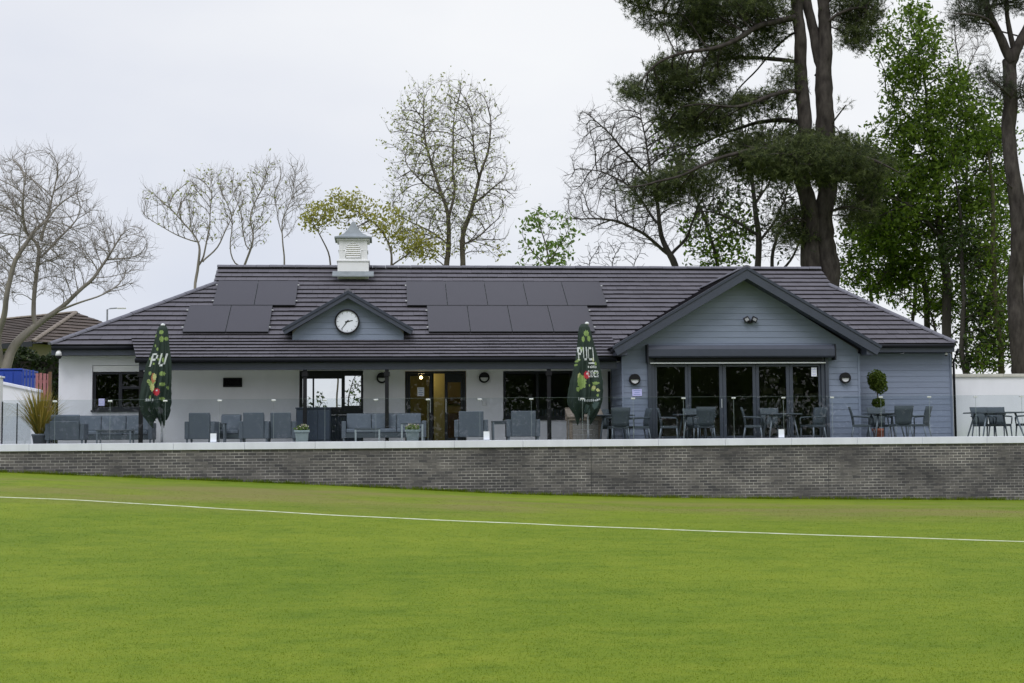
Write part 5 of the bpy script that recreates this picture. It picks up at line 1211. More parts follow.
    def wood(s, name, mt, parent, rough=.05):
        VV, FF = [], []; b = 0
        for c in s.chains:
            P = s.P[c].copy(); R = s.R[c].copy()
            if len(c) > 1 and s.parr[c[0]] >= 0 or True:
                if len(c) >= 2 and c[0] != c[1] and s.R[c[0]] > 1.35*s.R[c[1]]: R[0] = s.R[c[1]]*1.15
            if len(P) > 4:
                for _ in range(2): P[1:-1] = .5*P[1:-1]+.25*(P[:-2]+P[2:])
            k = 10 if R.max() > .18 else 6 if R.max() > .05 else 4 if R.max() > .022 else 3
            T = np.zeros_like(P); T[1:-1] = P[2:]-P[:-2]; T[0] = P[1]-P[0] if len(P) > 1 else (0, 0, 1); T[-1] = P[-1]-P[-2] if len(P) > 1 else (0, 0, 1); T /= np.linalg.norm(T, axis=1)[:, None]+1e-9
            ref = np.array([.31, .87, .37]); a = np.cross(T, ref); a /= np.linalg.norm(a, axis=1)[:, None]+1e-9; q = np.cross(T, a); th = np.arange(k)*2*pi/k
            rr = R[:, None]*(1+(RNG.uniform(-rough, rough, (len(P), k)) if k >= 6 else 0)); ring = P[:, None]+(a[:, None]*np.cos(th)[None, :, None]+q[:, None]*np.sin(th)[None, :, None])*rr[:, :, None]
            VV.append(ring.reshape(-1, 3)); i = np.arange(len(P)-1)[:, None]*k; j = np.arange(k)[None]; j2 = (j+1) % k
            FF.append((np.stack([i+j, i+j2, i+k+j2, i+k+j], -1)+b).reshape(-1, 4)); b += len(P)*k
        return np_mesh(name, np.concatenate(VV), np.concatenate(FF), mt, parent, smooth=True)
    def thin(s, thr): return np.where((s.R < thr) & (s.parr >= 0))[0]
def twigs(t, thr, per, L, mt, parent, rng, r=.007, up=.25, name='twigs', spread=.8):
    ids = np.repeat(t.thin(thr), per); n = len(ids); P = t.P[ids]-t.dir[ids]*rng.uniform(0, t.step, n)[:, None]
    def nrm(v): return v/(np.linalg.norm(v, axis=1)[:, None]+1e-9)
    d1 = nrm(t.dir[ids]+rng.normal(0, spread, (n, 3))+np.array([0, 0, up])); d2 = nrm(d1+rng.normal(0, .35, (n, 3))+np.array([0, 0, up*.7])); d3 = nrm(d2+rng.normal(0, .35, (n, 3))+np.array([0, 0, up*.7])); l = (L*rng.uniform(.5, 1.25, n))[:, None]/3
    pts = [P, P+d1*l, P+d1*l+d2*l, P+d1*l+d2*l+d3*l]
    # side shoots
    m = rng.uniform(0, 1, n) < .7; e = nrm(d2[m]+rng.normal(0, .7, (m.sum(), 3))); Q = pts[1][m]; Q2 = Q+e*l[m]*1.1
    a = nrm(np.cross(d1, np.array([.3, .5, .8]))); b = np.cross(d1, a); V = []; F = []; base = 0
    rad = [r, r*.85, r*.65, r*.35]
    th = [0, 2*pi/3, 4*pi/3]
    ring = [[p+(a*cos(x)+b*sin(x))*rr for x in th] for p, rr in zip(pts, rad)]
    Vt = np.stack([ring[i][k] for i in range(4) for k in range(3)], 1).reshape(-1, 3); i = np.arange(n)[:, None]*12; Ft = []
    for s_ in range(3):
        for k in range(3): k2 = (k+1) % 3; Ft.append(np.concatenate([i+s_*3+k, i+s_*3+k2, i+s_*3+3+k2, i+s_*3+3+k], 1))
    Ft = np.concatenate(Ft)
    am, bm = a[m], b[m]; V2 = np.stack([Q+am*r*.8, Q-am*r*.4+bm*r*.7, Q-am*r*.4-bm*r*.7, Q2+am*r*.4, Q2-am*r*.2+bm*r*.35, Q2-am*r*.2-bm*r*.35], 1).reshape(-1, 3); j = np.arange(m.sum())[:, None]*6+len(Vt)
    F2 = np.concatenate([np.concatenate([j+k, j+(k+1) % 3, j+3+(k+1) % 3, j+3+k], 1) for k in range(3)])
    np_mesh(name, np.concatenate([Vt, V2]), np.concatenate([Ft, F2]), mt, parent); return np.concatenate([pts[1], pts[2], pts[3], Q2])
def tree_thing(name, label, cat, t, grp=None):
    r = int(np.argmin(np.where(t.parr < 0, 0, 1e9)+t.P[:, 2])); return thing(name, label, cat, tuple(t.P[r]), group=grp)
def node_leaves(t, thr, per, spread, size, mt, parent, name='crown', clump=.0, rng=RNG, keep=1.0):
    ids = t.thin(thr)
    if clump: # some twigs carry many leaves, some none
        wgt = np.clip(.5+clump*np.sin(t.P[ids, 0]*2.3+1)*np.cos(t.P[ids, 2]*2.1)+.5*clump*np.sin(t.P[ids, 1]*3+t.P[ids, 2]*4.4), 0, 1); ids = ids[rng.uniform(0, 1, len(ids)) < wgt*1.2]
    ids = np.repeat(ids, per); P = t.P[ids]+rng.normal(0, spread, (len(ids), 3))*np.array([1, 1, .75])
    if keep < 1: P = P[rng.uniform(0, 1, len(P)) < keep]
    return leaves(name, P, size, mt, parent)
def needles(t, ids, per, tufts, L, wd, mt, parent, rng, spread=.22, name='crown', up=.25):
    """brush-like tufts of long needles at the ends of pine shoots"""
    ids = np.repeat(ids, tufts); n = len(ids); C = t.P[ids]+rng.normal(0, spread, (n, 3))*np.array([1, 1, .7]); ax = t.dir[ids]*.7+rng.normal(0, .5, (n, 3))+np.array([0, 0, up]); ax /= np.linalg.norm(ax, axis=1)[:, None]
    C = np.repeat(C, per, 0); A = np.repeat(ax, per, 0); m = len(C); d = A*.55+rng.normal(0, .55, (m, 3)); d /= np.linalg.norm(d, axis=1)[:, None]; s_ = np.cross(d, rng.normal(0, 1, (m, 3))); s_ /= np.linalg.norm(s_, axis=1)[:, None]
    l = (L*rng.uniform(.6, 1.2, m))[:, None]; base = C+A*rng.uniform(-.12, .12, m)[:, None]; V = np.stack([base-s_*wd*.5, base+s_*wd*.5, base+d*l], 1).reshape(-1, 3)
    var = np.clip(np.repeat(rng.uniform(0, .8, n), per)+rng.uniform(-.2, .25, m), 0, 1)
    return np_mesh(name, V, np.arange(3*m).reshape(-1, 3), mt, parent, var=var)

R_ = lambda s: np.random.default_rng(s)
TG = 'trees behind the clubhouse'
# --- left: big pale bare tree
r_ = R_(1); t = Tree(.30, .62); Y = 52
t.limb([(1, 452), (3, 366), (9, 345), (26, 334), (32, 322), (46, 318), (60, 310), (76, 292), (95, 276), (112, 258)], Y, [.30, .29, .27, .24, .19, .16, .13, .11, .08, .05])
t.limb([(33, 322), (34, 295), (37, 262), (44, 232), (48, 205), (50, 185)], Y, [.13, .12, .11, .09, .06, .04], 'near')
t.limb([(2, 366), (-4, 335, -.5), (0, 300, -1), (10, 266, -1), (27, 238, -1), (46, 224, -.6), (60, 205, -.4)], Y, [.2, .19, .17, .15, .12, .08, .05], 'near')
t.limb([(-4, 335), (-20, 300, .5), (-30, 260, 1), (-25, 220, 1)], Y, [.16, .14, .1, .05], 'near')
t.limb([(58, 311), (85, 300, -.6), (110, 288, -1)], Y, [.07, .05, .03], 'near')
t.limb([(27, 238), (20, 205, -1.2), (22, 178, -1.4)], Y, [.09, .06, .03], 'near')
t.limb([(37, 262), (62, 240, 1), (80, 215, 1.4)], Y, [.08, .06, .03], 'near')
A = fill([(-70, 200), (-30, 168), (5, 160), (28, 152), (48, 150), (66, 155), (80, 172), (92, 195), (100, 212), (112, 226), (128, 224), (142, 232), (152, 250), (140, 272), (128, 292), (112, 298), (90, 290), (62, 300), (30, 300), (-30, 310), (-70, 280)], Y, 2600, 3.2, r_)
t.grow(A, infl=2.6, kill=.40, trop=(0, 0, .22), rng=r_, maxn=7500, iner=.7, jit=.10).finish(.0085, 2.35)
T = tree_thing('bare_tree', 'large pale barked bare tree spreading over the left end of the roof', 'tree', t, TG); t.wood('trunk', M['bark_pale'], T); twigs(t, .022, 2, .6, M['twig'], T, r_, .0055, up=.45, name='crown', spread=.45)

# --- three small bare trees beyond the left ridge
def small(label, Y, limbs, poly, n, seed, mt='bark_pale', budn=.0, name='bare_tree', bud='leaf_bud', kill=.38, trop=.35, tw=.5):
    r_ = R_(seed); t = Tree(.26); first = True
    for pts, rad in limbs: t.limb(pts, Y, rad, None if first else 'near'); first = False
    A = fill(poly, Y, n, 1.4, r_); t.grow(A, infl=2.2, kill=kill, trop=(0, 0, trop), rng=r_, jit=.06, maxn=3500, iner=.9).finish(.009, 2.3)
    T = tree_thing(name, label, 'tree', t, TG); t.wood('trunk', M[mt], T); tips = twigs(t, .02, 1, tw*1.25, M['twig'], T, r_, .006, up=.55, name='twigs', spread=.45)
    if budn: P_ = tips[r_.uniform(0, 1, len(tips)) < budn]; leaves('foliage', P_+r_.normal(0, .05, P_.shape), .10, M[bud], T)
    return t, T
small('small multi stemmed tree with opening buds, left of the roof ridge', 58, [([(197, 448), (198, 275), (203, 262), (196, 240), (178, 220), (160, 200), (146, 185)], [.12, .11, .10, .07, .05, .04, .02]), ([(203, 262), (209, 240), (212, 215), (214, 190)], [.07, .06, .04, .02]), ([(201, 262), (220, 245), (224, 222), (233, 200)], [.07, .06, .04, .02]), ([(196, 242), (176, 235), (160, 222), (140, 212)], [.05, .04, .03, .02])],
      [(133, 212), (140, 200), (152, 190), (168, 195), (190, 178), (212, 172), (226, 185), (234, 205), (226, 235), (208, 245), (185, 240), (160, 228)], 330, 21, budn=.14)
small('slender budding tree with forked stems just behind the left end of the ridge', 59, [([(238, 448), (238, 268), (252, 240), (250, 215), (262, 190), (268, 165)], [.10, .09, .07, .05, .04, .02]), ([(238, 268), (228, 255), (232, 225), (224, 195), (218, 178)], [.06, .05, .04, .03, .02]), ([(247, 250), (240, 225), (243, 205), (236, 190)], [.05, .04, .03, .02])],
      [(213, 178), (228, 172), (240, 182), (262, 162), (276, 165), (284, 200), (268, 225), (262, 245), (246, 258), (232, 245), (222, 215)], 330, 22, budn=.16)
small('thin bare sapling between the budding trees and the cupola', 60, [([(285, 448), (285, 268), (284, 235), (290, 205), (292, 180)], [.08, .07, .05, .03, .015]), ([(284, 238), (276, 215), (277, 190)], [.04, .03, .015])],
      [(270, 185), (282, 168), (300, 165), (312, 190), (305, 218), (290, 240), (277, 228)], 230, 23, trop=.45)
# --- yellow green tree behind the cupola
r_ = R_(31); t = Tree(.28); Y = 58
t.limb([(386, 448), (386, 276), (392, 255), (384, 235), (372, 222), (355, 210)], Y, [.12, .10, .08, .06, .05, .03]); t.limb([(388, 268), (405, 255), (425, 240)], Y, [.06, .05, .03], 'near'); t.limb([(337, 448), (336, 268), (325, 245), (318, 228), (312, 215)], Y, [.08, .07, .05, .04, .02])
A = fill([(303, 212), (312, 200), (335, 192), (360, 196), (372, 205), (395, 208), (402, 225), (432, 232), (445, 242), (428, 262), (400, 250), (380, 240), (350, 232), (325, 224), (306, 228)], Y, 700, 2.0, r_)
t.grow(A, infl=2.6, kill=.4, trop=(0, 0, .12), rng=r_, maxn=3500).finish(.009, 2.3)
T = tree_thing('young_leaved_tree', 'low spreading yellow green tree behind the white cupola', 'tree', t, TG); t.wood('trunk', M['bark_grey'], T); node_leaves(t, .025, 11, .17, .11, M['leaf_yellow'], T, clump=.35, rng=r_)
# --- tall budding tree
r_ = R_(41); t = Tree(.32); Y = 60
t.limb([(449, 448), (449, 276), (447, 245), (448, 222), (441, 195), (432, 165), (424, 135), (418, 110)], Y, [.24, .22, .19, .16, .13, .10, .07, .04]); t.limb([(463, 448), (463, 276), (463, 248), (461, 226), (473, 205), (480, 180), (487, 150), (492, 115)], Y, [.27, .25, .22, .19, .15, .12, .08, .04])
t.limb([(448, 222), (455, 190, .5), (455, 150, 1), (452, 105, 1)], Y, [.13, .10, .07, .03], 'near'); t.limb([(473, 205), (492, 190, -.8), (503, 172, -1)], Y, [.08, .06, .03], 'near'); t.limb([(441, 195), (420, 182, -1), (402, 165, -1)], Y, [.08, .06, .03], 'near'); t.limb([(449, 245), (425, 228, 1), (400, 215, 1.4)], Y, [.08, .06, .03], 'near'); t.limb([(463, 245), (485, 235, 1), (505, 222, 1.4)], Y, [.08, .06, .03], 'near'); t.limb([(480, 180), (470, 150, -1), (472, 120, -1)], Y, [.08, .06, .03], 'near')
A = fill([(392, 175), (388, 150), (392, 125), (405, 98), (420, 86), (445, 80), (468, 84), (486, 88), (498, 105), (503, 128), (501, 150), (514, 172), (518, 192), (510, 215), (506, 240), (500, 258), (470, 255), (440, 262), (405, 262), (394, 245), (388, 220), (386, 198)], Y, 2500, 3.2, r_)
t.grow(A, infl=2.8, kill=.46, trop=(0, 0, .2), rng=r_, maxn=7500, iner=.7).finish(.010, 2.3)
T = tree_thing('tall_budding_tree', 'tall twin trunked tree coming into bud in the middle of the ridge', 'tree', t, TG); t.wood('trunk', M['bark_grey'], T); tips = twigs(t, .022, 1, .75, M['twig_dark'], T, r_, .0048, up=.5, name='twigs', spread=.5)
m = (r_.uniform(0, 1, len(tips)) < np.clip(.16-.035*(tips[:, 0]-at(440, 150, 60)[0])/1.0, .05, .40)*2.6); leaves('crown', tips[m]+r_.normal(0, .06, (m.sum(), 3)), .10, M['leaf_bud'], T)
low = tips[tips[:, 2] < 8.4]; low = low[r_.uniform(0, 1, len(low)) < .5]; leaves('lower_leaves', low, .11, M['leaf_yellow'], T)
# --- small fresh green tree
r_ = R_(51); t = Tree(.28); Y = 57
t.limb([(548, 448), (548, 272), (545, 245), (540, 222)], Y, [.09, .08, .05, .03]); t.limb([(548, 268), (560, 245), (566, 228)], Y, [.05, .04, .02], 'near'); t.limb([(547, 265), (530, 250), (522, 235)], Y, [.05, .04, .02], 'near')
A = fill([(517, 262), (520, 232), (528, 212), (538, 205), (552, 213), (570, 212), (576, 228), (572, 250), (568, 270), (530, 272)], Y, 260, 1.5, r_); t.grow(A, infl=2.2, kill=.45, trop=(0, 0, .2), rng=r_).finish(.009, 2.3)
T = tree_thing('young_leaved_tree', 'small fresh green tree with big loose leaves right of the tall budding tree', 'tree', t, TG); t.wood('trunk', M['bark_grey'], T); node_leaves(t, .022, 6, .17, .15, M['leaf_spring'], T, clump=.3, rng=r_)
# --- wide bare tree left of the pine
r_ = R_(61); t = Tree(.32); Y = 61
t.limb([(672, 448), (672, 276), (668, 256), (660, 238), (656, 205), (650, 170), (644, 135), (640, 112)], Y, [.30, .28, .25, .20, .14, .10, .06, .03])
t.limb([(667, 254), (650, 240, -.5), (630, 232, -1), (604, 216, -1.5), (584, 218, -1.5), (572, 220, -1.5)], Y, [.15, .13, .11, .08, .05, .03], 'near'); t.limb([(652, 182), (636, 155, -1), (618, 136, -1.5), (598, 120, -1.5), (582, 112, -1.5)], Y, [.10, .09, .07, .04, .02], 'near'); t.limb([(658, 225), (636, 190, 1), (610, 172, 1.5), (585, 168, 1.5)], Y, [.11, .09, .06, .03], 'near'); t.limb([(668, 258), (688, 235, .8), (697, 205, 1), (712, 180, 1)], Y, [.13, .10, .07, .03], 'near'); t.limb([(656, 205), (672, 175, 1), (690, 150, 1.2)], Y, [.08, .06, .03], 'near')
A = fill([(566, 178), (562, 200), (566, 218), (584, 232), (610, 236), (640, 248), (656, 250), (700, 240), (725, 200), (720, 150), (690, 120), (660, 108), (640, 98), (615, 98), (592, 104), (576, 112), (578, 135), (570, 155)], Y, 2700, 3.5, r_)
t.grow(A, infl=2.8, kill=.44, trop=(0, 0, .04), jit=.13, rng=r_, maxn=8000, iner=.7).finish(.0105, 2.3)
T = tree_thing('bare_tree', 'wide dark limbed bare tree left of the tall pine', 'tree', t, TG); t.wood('trunk', M['bark_dark'], T); twigs(t, .024, 2, .5, M['twig_dark'], T, r_, .0055, up=.12, name='crown', spread=.7)
# --- bare low brush between the two
r_ = R_(62); t = Tree(.26); Y = 64
for bx in (590, 612, 634): t.limb([(bx, 448), (bx+2, 280), (bx-4, 262), (bx+6, 248)], Y, [.05, .05, .035, .02])
A = fill([(575, 268), (585, 245), (600, 238), (625, 240), (645, 246), (650, 270)], Y, 300, 1.2, r_); t.grow(A, infl=1.8, kill=.35, jit=.3, rng=r_).finish(.009, 2.3)
T = tree_thing('bare_shrub', 'low leafless crooked shrub beneath the wide bare tree', 'shrub', t); t.wood('stems', M['bark_dark'], T)

# --- dark trees behind the pine
r_ = R_(71); t = Tree(.34); Y = 66
t.limb([(757, 448), (757, 280), (756, 240), (754, 200), (748, 170), (740, 140)], Y, [.30, .28, .25, .2, .13, .06]); t.limb([(756, 235), (735, 220), (715, 212), (695, 214)], Y, [.14, .11, .08, .04], 'near'); t.limb([(756, 245), (775, 222), (785, 195), (790, 165)], Y, [.13, .1, .07, .04], 'near'); t.limb([(755, 205), (770, 175, 1), (772, 140, 1)], Y, [.1, .07, .03], 'near')
A = fill([(690, 200), (695, 150), (720, 110), (760, 90), (795, 100), (805, 150), (805, 240), (780, 262), (740, 240), (700, 235)], Y, 1700, 3.0, r_); t.grow(A, infl=3, kill=.5, jit=.22, rng=r_, maxn=6000).finish(.011, 2.3)
T = tree_thing('oak_tree', 'dark crooked oak with sparse dull leaves directly behind the gable peak', 'tree', t, TG); t.wood('trunk', M['bark_dark'], T); twigs(t, .025, 1, .5, M['twig_dark'], T, r_, .007, up=0, name='twigs', spread=1); node_leaves(t, .03, 3, .22, .17, M['leaf_dark'], T, clump=.5, rng=r_, keep=.55)
r_ = R_(72); t = Tree(.34); Y = 68
t.limb([(718, 448), (718, 280), (716, 250), (708, 215), (690, 180), (675, 150), (668, 125)], Y, [.18, .17, .15, .13, .10, .06, .03]); t.limb([(714, 240), (735, 225), (748, 215)], Y, [.07, .05, .03], 'near')
A = np.concatenate([fill([(655, 118), (672, 106), (696, 104), (706, 125), (700, 150), (676, 172), (660, 170), (656, 145)], Y, 420, 1.6, r_), fill([(680, 225), (700, 208), (735, 200), (752, 225), (748, 268), (690, 270)], Y, 420, 1.6, r_)])
t.grow(A, infl=4, kill=.5, rng=r_, maxn=4000).finish(.011, 2.3)
T = tree_thing('leafy_tree', 'leafy green tree showing through beneath the pine boughs', 'tree', t, TG); t.wood('trunk', M['bark_dark'], T); node_leaves(t, .03, 7, .2, .18, M['leaf_bright'], T, clump=.2, rng=r_)
r_ = R_(73); t = Tree(.32); Y = 63
t.limb([(772, 448), (774, 276), (771, 255), (778, 236), (786, 212), (782, 190)], Y, [.2, .18, .16, .13, .09, .05]); t.limb([(778, 274), (790, 262), (800, 240), (806, 215)], Y, [.12, .1, .07, .04], 'near')
A = fill([(760, 225), (765, 195), (790, 170), (812, 190), (815, 240), (800, 262), (775, 250)], Y, 420, 1.6, r_); t.grow(A, infl=2.6, kill=.45, jit=.3, rng=r_).finish(.011, 2.3)
T = tree_thing('oak_tree', 'low twisted dark tree beside the foot of the great pine', 'tree', t, TG); t.wood('trunk', M['bark_dark'], T); twigs(t, .025, 2, .45, M['twig_dark'], T, r_, .007, up=0, name='crown', spread=1)

# --- the great pine
r_ = R_(81); t = Tree(.36, .86); Y = 57
tr1 = t.limb([(814, 448), (814, 285), (812, 250), (809, 200), (806, 150), (803, 110), (801, 70), (797, 25), (794, -20), (792, -70), (790, -120)], Y, [.58, .52, .46, .40, .36, .33, .31, .29, .27, .22, .16])
tr2 = t.limb([(827, 448), (827, 285), (826, 250), (824, 200), (827, 150), (827, 115), (824, 75), (824, 40), (824, 0), (826, -50), (828, -110)], Y, [.62, .56, .52, .47, .46, .44, .40, .33, .28, .22, .15])
t.limb([(825, 72), (816, 50, .3), (808, 22, .5), (804, -15, .5), (808, -70, .5)], Y, [.30, .27, .24, .22, .16], 'near')
n0 = len(t.pos)
def lm(pts, rad): t.limb(pts, Y, rad, 'near')
lm([(798, 16), (783, 18, -.6), (764, 23, -1), (745, 34, -1.2), (728, 43, -1.4), (704, 46, -1.5), (678, 52, -1.5), (655, 66, -1.5), (634, 80, -1.3)], [.15, .14, .13, .12, .10, .08, .06, .05, .03])
lm([(800, 62), (780, 62, .5), (756, 60, 1), (732, 57, 1.3), (705, 66, 1.5), (680, 78, 1.5), (655, 92, 1.3)], [.10, .09, .08, .07, .06, .04, .03])
lm([(803, 93), (790, 88, -.5), (775, 91, -1), (755, 100, -1.5), (738, 109, -1.8), (718, 104, -2), (698, 98, -2)], [.12, .11, .10, .08, .06, .04, .03])
lm([(804, 124), (790, 118, .6), (772, 117, 1), (755, 121, 1.4), (738, 124, 1.7), (715, 137, 2), (694, 150, 2)], [.13, .12, .11, .09, .07, .05, .03])
lm([(797, -12), (775, -8, .8), (750, 2, 1.4), (728, 11, 1.8), (700, 12, 2), (665, 14, 2), (635, 10, 2)], [.13, .12, .10, .09, .07, .05, .03])
lm([(796, 30), (775, 45, 1), (752, 75, 1.4), (738, 85, 1.6), (727, 108, 1.8)], [.06, .05, .04, .035, .03])
lm([(808, 165), (785, 152, -.8), (755, 150, -1.4), (725, 158, -2), (690, 172, -2.2), (650, 185, -2.2), (625, 193, -2)], [.11, .10, .09, .07, .055, .04, .03])
lm([(818, 172), (808, 160, -1.6), (790, 152, -2.4), (770, 150, -2.8)], [.09, .07, .05, .03]); lm([(827, 176), (838, 164, -1.8), (852, 160, -2.6)], [.08, .06, .03])
lm([(826, 165), (850, 152, -1), (872, 158, -1.6), (895, 168, -2)], [.10, .08, .06, .03])
lm([(827, 130), (836, 118, -.5), (846, 105, -1)], [.06, .04, .03])
lm([(824, 25), (840, 12, -.5), (858, 8, -.8), (872, 14, -1)], [.09, .07, .05, .03]); lm([(824, 5), (842, -12, .5), (862, -15, .8), (885, -10, 1)], [.09, .07, .05, .03])
lm([(810, 225), (795, 215, -1), (784, 222, -1.4)], [.05, .04, .03]); lm([(826, 215), (842, 205, -1), (858, 208, -1.4)], [.06, .05, .03])
main = np.concatenate([
    fill([(622, -30), (626, 2), (642, 16), (652, 32), (668, 28), (676, 40), (694, 40), (712, 60), (742, 66), (770, 42), (792, 30), (795, -30)], Y, 1500, 2.4, r_),
    fill([(617, 86), (622, 100), (642, 96), (660, 108), (684, 104), (712, 92), (730, 78), (722, 62), (694, 58), (668, 60), (645, 72)], Y, 1000, 2.0, r_),
    fill([(656, 112), (664, 132), (690, 138), (722, 128), (744, 114), (752, 98), (735, 92), (705, 100), (676, 104)], Y, 620, 1.8, r_),
    fill([(745, 100), (760, 92), (784, 86), (790, 98), (772, 108), (752, 112)], Y, 200, 1.0, r_),
    fill([(716, 150), (722, 172), (760, 182), (800, 178), (830, 182), (872, 178), (892, 165), (878, 150), (850, 138), (812, 130), (790, 134), (760, 136), (735, 136)], Y, 1500, 2.6, r_),
    fill([(745, 155), (760, 172), (800, 184), (840, 182), (866, 172), (862, 150), (830, 140), (790, 142)], Y-2.2, 900, 1.2, r_),
    fill([(622, 192), (640, 204), (672, 200), (706, 196), (714, 180), (700, 166), (672, 170), (640, 180)], Y, 520, 1.6, r_),
    fill([(832, -30), (884, -30), (880, 15), (874, 40), (862, 48), (846, 46), (838, 30), (832, 10)], Y, 520, 1.6, r_),
    fill([(778, 215), (784, 240), (805, 245), (812, 225), (800, 208)], Y, 150, 1.0, r_), fill([(834, 195), (842, 225), (872, 222), (880, 195), (860, 185)], Y, 260, 1.2, r_),
    fill([(792, 60), (778, 75), (778, 82), (798, 84)], Y, 60, .8, r_)])
t.grow(main, infl=2.2, kill=.42, trop=(0, 0, .05), jit=.2, rng=r_, start=n0, maxn=9500).finish(.012, 2.35)
T = tree_thing('pine_tree', 'great twin trunked pine towering behind the gable', 'pine', t, 'pine trees'); t.wood('trunk', M['bark_pine'], T, .08)
ids = t.thin(.026); ids = ids[np.sin(t.P[ids, 0]*2.6+t.P[ids, 2])+np.sin(t.P[ids, 2]*4.1+t.P[ids, 0]*.7)+np.sin(t.P[ids, 1]*2.2+1) > -1.0]; needles(t, ids, 13, 9, .20, .021, M['needles'], T, r_)
# --- right pine
r_ = R_(82); t = Tree(.36, .9); Y = 54
t.limb([(1023, 448), (1022, 370), (1019, 290), (1016, 200), (1013, 130), (1011, 85), (1012, 60)], Y, [.42, .40, .36, .33, .31, .30, .28]); t.limb([(1012, 62), (1003, 42), (992, 24), (984, 8), (978, -25), (976, -70)], Y, [.22, .2, .18, .15, .11, .06], 'near'); t.limb([(1012, 60), (1021, 38), (1032, 20), (1040, -20)], Y, [.25, .22, .19, .12], 'near'); t.limb([(1013, 48), (1006, 20), (1010, -20)], Y, [.12, .10, .06], 'near')
n0 = len(t.pos)
lm([(996, 30), (985, 14, -1), (970, 12, -1.4), (955, 18, -1.6)], [.08, .07, .05, .03]); lm([(984, 8), (1000, 2, .8), (1018, 0, 1)], [.06, .05, .04]); lm([(1014, 100), (1000, 86, -1), (985, 78, -1.6)], [.06, .045, .03]); lm([(1015, 190), (1000, 178, -1)], [.04, .03])
A = np.concatenate([fill([(945, -40), (950, 20), (962, 30), (985, 32), (996, 14), (1024, 12), (1060, -40)], Y, 500, 1.6, r_), fill([(975, 70), (985, 66), (1008, 82), (1030, 88), (1040, 106), (1012, 104), (990, 90)], Y, 200, 1.0, r_), fill([(1025, 50), (1060, 40), (1060, 110), (1030, 110)], Y, 150, 1.0, r_)])
t.grow(A, infl=2.2, kill=.45, rng=r_, start=n0).finish(.012, 2.35)
T = tree_thing('pine_tree', 'tall forked dark pine at the right edge', 'pine', t, 'pine trees'); t.wood('trunk', M['bark_pine'], T, .08); needles(t, t.thin(.026), 12, 7, .20, .018, M['needles_grey'], T, r_)

# --- right: broadleaved trees
r_ = R_(91); t = Tree(.40); Y = 60
t.limb([(947, 448), (946, 340), (945, 280), (942, 225), (936, 175), (930, 130), (924, 90), (918, 50)], Y, [.42, .38, .35, .28, .2, .13, .08, .04]); t.limb([(942, 225), (965, 190, -1), (985, 165, -1.5)], Y, [.15, .10, .05], 'near'); t.limb([(942, 240), (915, 205, -1), (888, 190, -1.8), (868, 185, -2)], Y, [.16, .12, .07, .04], 'near'); t.limb([(936, 175), (960, 130, 1), (968, 100, 1)], Y, [.1, .07, .04], 'near'); t.limb([(932, 140), (905, 110, 1), (890, 95, 1)], Y, [.09, .06, .03], 'near'); t.limb([(944, 262), (980, 235, 1), (1005, 215, 1.5)], Y, [.12, .08, .04], 'near')
A = fill([(876, 28), (892, 18), (912, 2), (932, 16), (938, 44), (950, 56), (966, 68), (980, 94), (1008, 108), (1018, 145), (1010, 184), (1010, 250), (985, 268), (950, 250), (915, 262), (880, 262), (852, 240), (855, 200), (868, 160), (862, 140), (880, 118), (896, 102), (880, 82), (872, 50)], Y, 3000, 4.2, r_)
t.grow(A, infl=3.2, kill=.60, trop=(0, 0, .08), rng=r_, maxn=8000).finish(.012, 2.3)
T = tree_thing('leafy_tree', 'tall fresh green broadleaved tree at the right, with the thickest bare lower trunk', 'tree', t, TG); t.wood('trunk', M['bark_dark'], T); node_leaves(t, .034, 24, .26, .145, M['leaf_bright'], T, clump=.42, rng=r_)
def leafy(label, Y, limbs, polys, seed, bark='bark_dark', lm_='leaf_bright', per=18, size=.145, clump=.4, kill=.55):
    r_ = R_(seed); t = Tree(.38); first = True
    for pts, rad in limbs: t.limb(pts, Y, rad, None if first else 'near'); first = False
    A = np.concatenate([fill(p, Y, n, d, r_) for p, n, d in polys]); t.grow(A, infl=3.4, kill=kill, trop=(0, 0, .03), rng=r_, maxn=5500).finish(.012, 2.3)
    T = tree_thing('leafy_tree', label, 'tree', t, TG); t.wood('trunk', M[bark], T); node_leaves(t, .034, per, .24, size, M[lm_], T, clump=clump, rng=r_); return t
leafy('spreading broadleaved tree just right of the great pine, leaning over the roof hip', 62, [([(929, 448), (928, 340), (926, 285), (918, 250), (895, 225), (872, 212), (855, 210)], [.26, .25, .22, .18, .12, .08, .04]), ([(926, 285), (900, 275, -1), (875, 270, -1.5)], [.1, .07, .04]), ([(918, 250), (905, 200, 1), (895, 165, 1)], [.1, .07, .04])],
      [([(838, 268), (842, 228), (858, 196), (880, 160), (915, 165), (935, 215), (930, 262), (905, 292), (872, 296), (850, 290)], 1300, 3.0), ([(845, 180), (850, 150), (862, 135), (875, 150), (868, 190)], 160, 1.0)], 92)
leafy('low leafy tree filling the gap between the right roof hip and the boundary wall', 61, [([(940, 448), (938, 370), (936, 330), (925, 300)], [.16, .14, .1, .05]), ([(938, 350), (960, 325), (985, 315)], [.08, .06, .03]), ([(936, 330), (905, 300), (880, 285)], [.07, .05, .03])],
      [([(862, 292), (880, 262), (930, 250), (985, 240), (1008, 250), (1010, 330), (990, 345), (960, 340), (930, 322), (900, 305)], 900, 2.6)], 90, per=14, clump=.5)
leafy('slim dark trunked tree behind the right roof hip, half hidden by leaves', 65, [([(915, 448), (915, 340), (916, 280), (918, 230)], [.18, .17, .15, .08])], [([(880, 285), (895, 262), (940, 250), (955, 285), (940, 318), (905, 315)], 420, 2.0)], 93, per=6)
